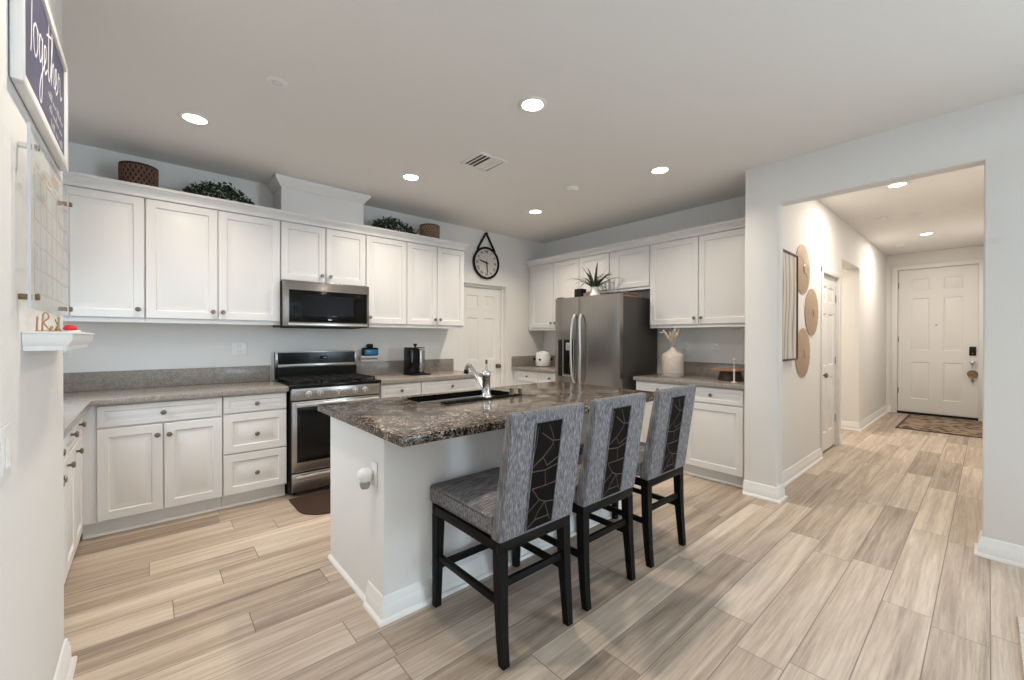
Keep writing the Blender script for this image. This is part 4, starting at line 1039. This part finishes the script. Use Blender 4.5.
# ------------------------------------------------------------ things on the counters
o = thing('coffee_maker', 'black coffee maker with a grey side panel on the back counter', 'coffee maker', (2.085, 4.02, .9145))
obj('body', MB().box(0, .105, 0, .17, .016, .285, .012, 3), 'black', o)
obj('side_panel', MB().box(.1055, .175, .005, .165, .016, .275, .014, 3), 'steel', o)
obj('base', MB().box(-.005, .215, -.05, .175, 0, .0155, .004), 'blackm', o)
obj('lid', MB().box(.004, .172, .008, .162, .2855, .295, .004), 'blackm', o)
obj('lid_knob', MB().lathe([(0, .2955), (.010, .2955), (.010, .308), (.02, .316), (.02, .330), (.01, .336), (0, .336)], 16, (.095, .08, 0)), 'blackm', o)
o = thing('outlet_shelf', 'small white outlet shelf on the wall right of the range', 'shelf', (1.665, YW, 1.075))
obj('shelf_top', MB().box(0, .225, -.095, -.004, .034, .046, .003), 'white', o)
obj('backplate', MB().box(.02, .205, -.03, -.002, -.018, .0335, .004), 'white', o)
obj('strip', MB().box(.0, .205, -.034, -.0305, .004, .02), 'lightwood', o)
o = thing('smart_display', 'small black device with a blue glowing front on the outlet shelf', 'device', (1.695, YW-.05, 1.1215))
obj('body', MB().box(0, .165, -.038, .035, 0, .085, .016, 3), 'blackm', o)
obj('screen', MB().box(.012, .153, -.0405, -.0385, .012, .066, .004), 'blue', o)
obj('top', MB().box(.05, .115, -.02, .025, .0855, .125, .012, 3), 'blackm', o)
o = thing('rice_cooker', 'white round rice cooker on the corner counter left of the fridge', 'rice cooker', (4.17, 4.115, .9145))
obj('body', MB().lathe([(0, 0), (.092, 0), (.100, .012), (.105, .07), (.105, .14), (.101, .146), (0, .146)], 36), 'white', o)
obj('lid', MB().lathe([(0, .1465), (.102, .1465), (.102, .178), (.092, .198), (.05, .206), (.045, .214), (0, .216)], 36), 'whitec', o)
obj('control_button', MB().lathe([(0, 0), (.016, 0), (.016, .008), (0, .009)], 16, axis='-Y'), 'black', o, loc=(-.098, -.036, .10), rot=(0, 0, -PI/2+.35))
for a in (-.79, 2.35):
    obj('carry_handle', MB().box(.101, .135, -.03, .03, .085, .125, .006), 'blackm', o, rot=(0, 0, a))
obj('foot_ring', MB().lathe([(.08, -.0003), (.097, -.0003), (.1025, .008), (.08, .008), (.08, -.0003)], 30), 'blackm', o)
o = thing('stoneware_vase', 'large beige bottle vase on the counter right of the fridge', 'vase', (4.12, 2.17, .9145))
obj('body', MB().lathe([(0, 0), (.102, 0), (.108, .008), (.109, .205), (.106, .222), (.085, .244), (.045, .268), (.026, .285), (.021, .302), (.023, .308), (.017, .308), (.015, .29), (0, .28)], 40), 'beige', o)
obj('glaze_band', MB().lathe([(.1083, .030), (.1110, .032), (.1110, .036), (.1083, .038), (.1083, .030)], 40), 'taupe', o)
o2 = thing('dried_stems', 'dried pampas stems and a pale flower standing in the beige vase', 'dried flowers', (4.12, 2.17, .9145+.283))
rnd = random.Random(5)
for k in range(11):
    a = rnd.uniform(0, 2*PI); r_ = rnd.uniform(.03, .105); h = rnd.uniform(.14, .225)
    p = cr([(0, 0, 0.0), (r_*.25*math.cos(a), r_*.25*math.sin(a), h*.4), (r_*math.cos(a), r_*math.sin(a), h)], 5)
    n = len(p); obj('stem', MB().tube(p, [.002 if i < n*.45 else .002+.009*math.sin(PI*min(1, (i-n*.45)/(n*.55)))+.0008 for i in range(n)], 7), 'pampas', o2)
fl = MB(); fl.tube(cr([(0, 0, 0), (-.005, .02, .07), (-.02, .10, .165)], 5), .002, 6)
obj('flower_stem', fl, 'pampas', o2)
fl = MB()
for k in range(9):
    a = 2*PI*k/9; d = Vector((math.cos(a), math.sin(a), .15)); n = Vector((-math.sin(a), math.cos(a), 0))
    c = Vector((-.02, .103, .168)); q = [c, c+d*.022+n*.014+Vector((0, 0, .010)), c+d*.045, c+d*.022-n*.014+Vector((0, 0, .010))]
    A = [fl.bm.verts.new(v) for v in q]; B = [fl.bm.verts.new(v-Vector((0, 0, .002))) for v in q]
    fl.bm.faces.new(A); fl.bm.faces.new(B[::-1])
    for i in range(4): fl.bm.faces.new([A[i], A[(i+1) % 4], B[(i+1) % 4], B[i]])
obj('flower', fl, 'cream', o2)
o = thing('cake_stand', 'round wooden board on a dark wooden foot near the column', 'cake stand', (4.17, 1.615, .9145))
obj('top', MB().lathe([(0, .092), (.16, .092), (.172, .096), (.172, .104), (.165, .108), (0, .108)], 36), 'wood', o)
obj('foot', MB().lathe([(0, 0), (.108, 0), (.11, .008), (.100, .045), (.085, .0915), (0, .0915)], 30), 'wood2', o)
o = thing('taper_candle', 'slim pale candle holder standing in front of the round wooden board', 'candle', (3.955, 1.50, .9145))
obj('holder', MB().lathe([(0, 0), (.022, 0), (.022, .005), (.007, .012), (.007, .10), (.012, .115), (.010, .12), (0, .12)], 18), 'cream', o)
obj('candle', MB().lathe([(0, .1205), (.006, .1205), (.006, .19), (.012, .200), (.012, .208), (.004, .215), (0, .215)], 14), 'pampas', o)

# ------------------------------------------------------------ on the fridge
ZF = 1.761
o = thing('spiky_potted_plant', 'spiky green plant in a white pot on top of the fridge', 'plant', (3.95, 3.05, ZF))
obj('pot', MB().lathe([(0, 0), (.060, 0), (.072, .014), (.068, .05), (.048, .095), (.042, .155), (.046, .162), (.038, .162), (.036, .12), (0, .11)], 28), 'whitec', o)
rnd = random.Random(11)
for k in range(22):
    a = 2*PI*k/22+rnd.uniform(-.15, .15); ln = rnd.uniform(.28, .40); el = (1.0, .82, .6, .95, .35)[k % 5]
    b = MB(); P = []
    for i in range(8):
        u = i/7; rr_ = ln*u*math.sin(el*1.5)*.95; z = .125+ln*(u*math.cos(el*.8)-.55*el*u*u*u)
        P.append(Vector((rr_*math.cos(a), rr_*math.sin(a), z)))
    n = Vector((-math.sin(a), math.cos(a), 0)); L1, L2, L3 = [], [], []
    for i, p in enumerate(P):
        w_ = .017*(1-(i/7)**2)+.0006
        L1.append(b.bm.verts.new(p-n*w_)); L2.append(b.bm.verts.new(p-Vector((0, 0, w_*.35)))); L3.append(b.bm.verts.new(p+n*w_))
    for i in range(7):
        b.bm.faces.new([L1[i], L1[i+1], L2[i+1], L2[i]]); b.bm.faces.new([L2[i], L2[i+1], L3[i+1], L3[i]])
    obj('leaf', b, 'leaf2', o, 60)
b = MB(); lf = MB()
for (dy, dz) in ((-.10, .10), (-.16, .12), (-.20, .15), (-.13, .02)):
    p = cr([(0, 0, .15), (-.01, dy*.4, .21+dz*.4), (-.02, dy*1.2, .11+dz)], 6)
    b.tube(p, .0016, 5)
    for q in p[5:]:
        for sg in (-1, 1):
            d = Vector((0, sg*.010, .008)); vs = [lf.bm.verts.new(q+v) for v in (Vector((0, 0, 0)), d+Vector((.004, 0, 0)), d*1.8, d+Vector((-.004, 0, 0)))]
            lf.bm.faces.new(vs)
obj('trailing_stem', b, 'leaf', o); obj('trailing_leaves', lf, 'leaf', o, 0)
o = thing('speaker_box', 'small black box on top of the fridge left of the plant', 'box', (3.90, 3.225, ZF))
obj('case', MB().box(-.05, .05, -.055, .055, .006, .14, .01, 3), 'blackm', o)
obj('feet', MB().box(-.045, -.03, -.045, .045, 0, .0055).box(.03, .045, -.045, .045, 0, .0055), 'hole', o)
o = thing('wooden_bowl', 'small brown wooden bowl between the black box and the plant pot', 'bowl', (3.92, 3.148, ZF))
obj('bowl', MB().lathe([(0, 0), (.022, 0), (.036, .03), (.038, .085), (.034, .085), (.030, .035), (0, .015)], 24), 'wood', o)
o = thing('wicker_tray', 'flat brown wicker tray near the right edge of the fridge top', 'tray', (3.93, 2.60, ZF+.0005))
obj('base', MB().box(-.13, .13, -.075, .075, 0, .012, .003), 'wood', o)
obj('rim', MB().box(-.13, .13, -.077, -.067, .0125, .045, .003).box(-.13, .13, .067, .077, .0125, .045, .003).box(-.13, -.12, -.067, .067, .0125, .045, .003).box(.12, .13, -.067, .067, .0125, .045, .003), 'basket2', o)

# ------------------------------------------------------------ hallway things
o = thing('framed_art', 'tall dark-framed abstract wave picture on the hallway wall', 'picture', (4.335, YH-.020, 1.600))
hw, hh, f = .228, .487, .017
obj('frame', MB().box(-hw, -hw+f, -.022, .0, -hh, hh, .002).box(hw-f, hw, -.022, .0, -hh, hh, .002).box(-hw+f, hw-f, -.022, .0, -hh, -hh+f, .002).box(-hw+f, hw-f, -.022, .0, hh-f, hh, .002), 'wood2', o)
obj('canvas', MB().box(-hw+f, hw-f, -.012, -.002, -hh+f, hh-f), 'art', o)
obj('hanger', MB().box(-.18, -.02, .0005, .0195, -.42, .42), 'wood2', o)
def plate(label, x, z, seed):
    o = thing('woven_wall_plate', label, 'wall plate', (x, YH, z), 0, 'woven wall plates')
    b = MB(); n, m_ = 96, 10; R = .243; rings = []
    for i in range(m_+1):
        r_ = R*max(i, .001)/m_; u = i/m_; L_ = []
        for j in range(n):
            a = 2*PI*j/n
            d = .024-.016*u*u+.0014*u*math.sin(24*a)
            if (a+seed) % (2*PI) < PI: d += .003*u*(1-u)*4
            L_.append(b.bm.verts.new((r_*math.cos(a), -d, r_*math.sin(a))))
        rings.append(L_)
    back = [b.bm.verts.new((v.co.x*.99, -.002, v.co.z*.99)) for v in rings[-1]]; rings.append(back)
    for A, B in zip(rings, rings[1:]):
        for j in range(n): b.bm.faces.new([A[j], A[(j+1) % n], B[(j+1) % n], B[j]])
    b.bm.faces.new(rings[0]); b.bm.faces.new(back[::-1])
    obj('disc', b, 'disc', o, 60)
    obj('boss', MB().lathe([(0, .0245), (.05, .0245), (.045, .030), (.02, .033), (0, .033)], 24, axis='-Y'), 'disc', o)
plate('top gold woven wall plate, beside the upper corner of the framed picture', 4.845, 1.990, .8)
plate('middle gold woven wall plate, farthest right of the three by the hallway door', 5.17, 1.585, 2.2)
plate('lowest gold woven wall plate, beside the lower corner of the framed picture', 4.86, 1.171, 3.0)
o = thing('door_rug', 'brown patterned rug on the floor in front of the front door', 'rug', (9.07, .40, .001))
obj('pile', MB().box(-.76, .76, -.47, .47, 0, .010, .003), 'rug', o)
obj('border', MB().box(-.80, -.7605, -.50, .50, 0, .009).box(.7605, .80, -.50, .50, 0, .009).box(-.76, .76, -.50, -.4705, 0, .009).box(-.76, .76, .4705, .50, 0, .009), 'mat', o)
# rug at the right edge and the mat before the range
o = thing('woven_rug', 'pale woven rug whose corner shows at the lower right edge', 'rug', (2.2, -.095, .001))
obj('pile', MB().box(-.9, .872, -1.5, 0, 0, .011, .004), 'rug2', o)
o = thing('range_mat', 'dark brown rounded kitchen mat on the floor before the range', 'mat', (1.245, 3.70, .001))
P = []
r_ = .20; hw = .40; dp = .475
for i in range(9): a = PI+i*PI/16; P.append((-hw+r_+r_*math.cos(a), -dp+r_+r_*math.sin(a)))
for i in range(9): a = 3*PI/2+i*PI/16; P.append((hw-r_+r_*math.cos(a), -dp+r_+r_*math.sin(a)))
P += [(hw, 0), (-hw, 0)]
obj('pad', MB().prism(P, 0, .010, 'Z'), 'mat', o)
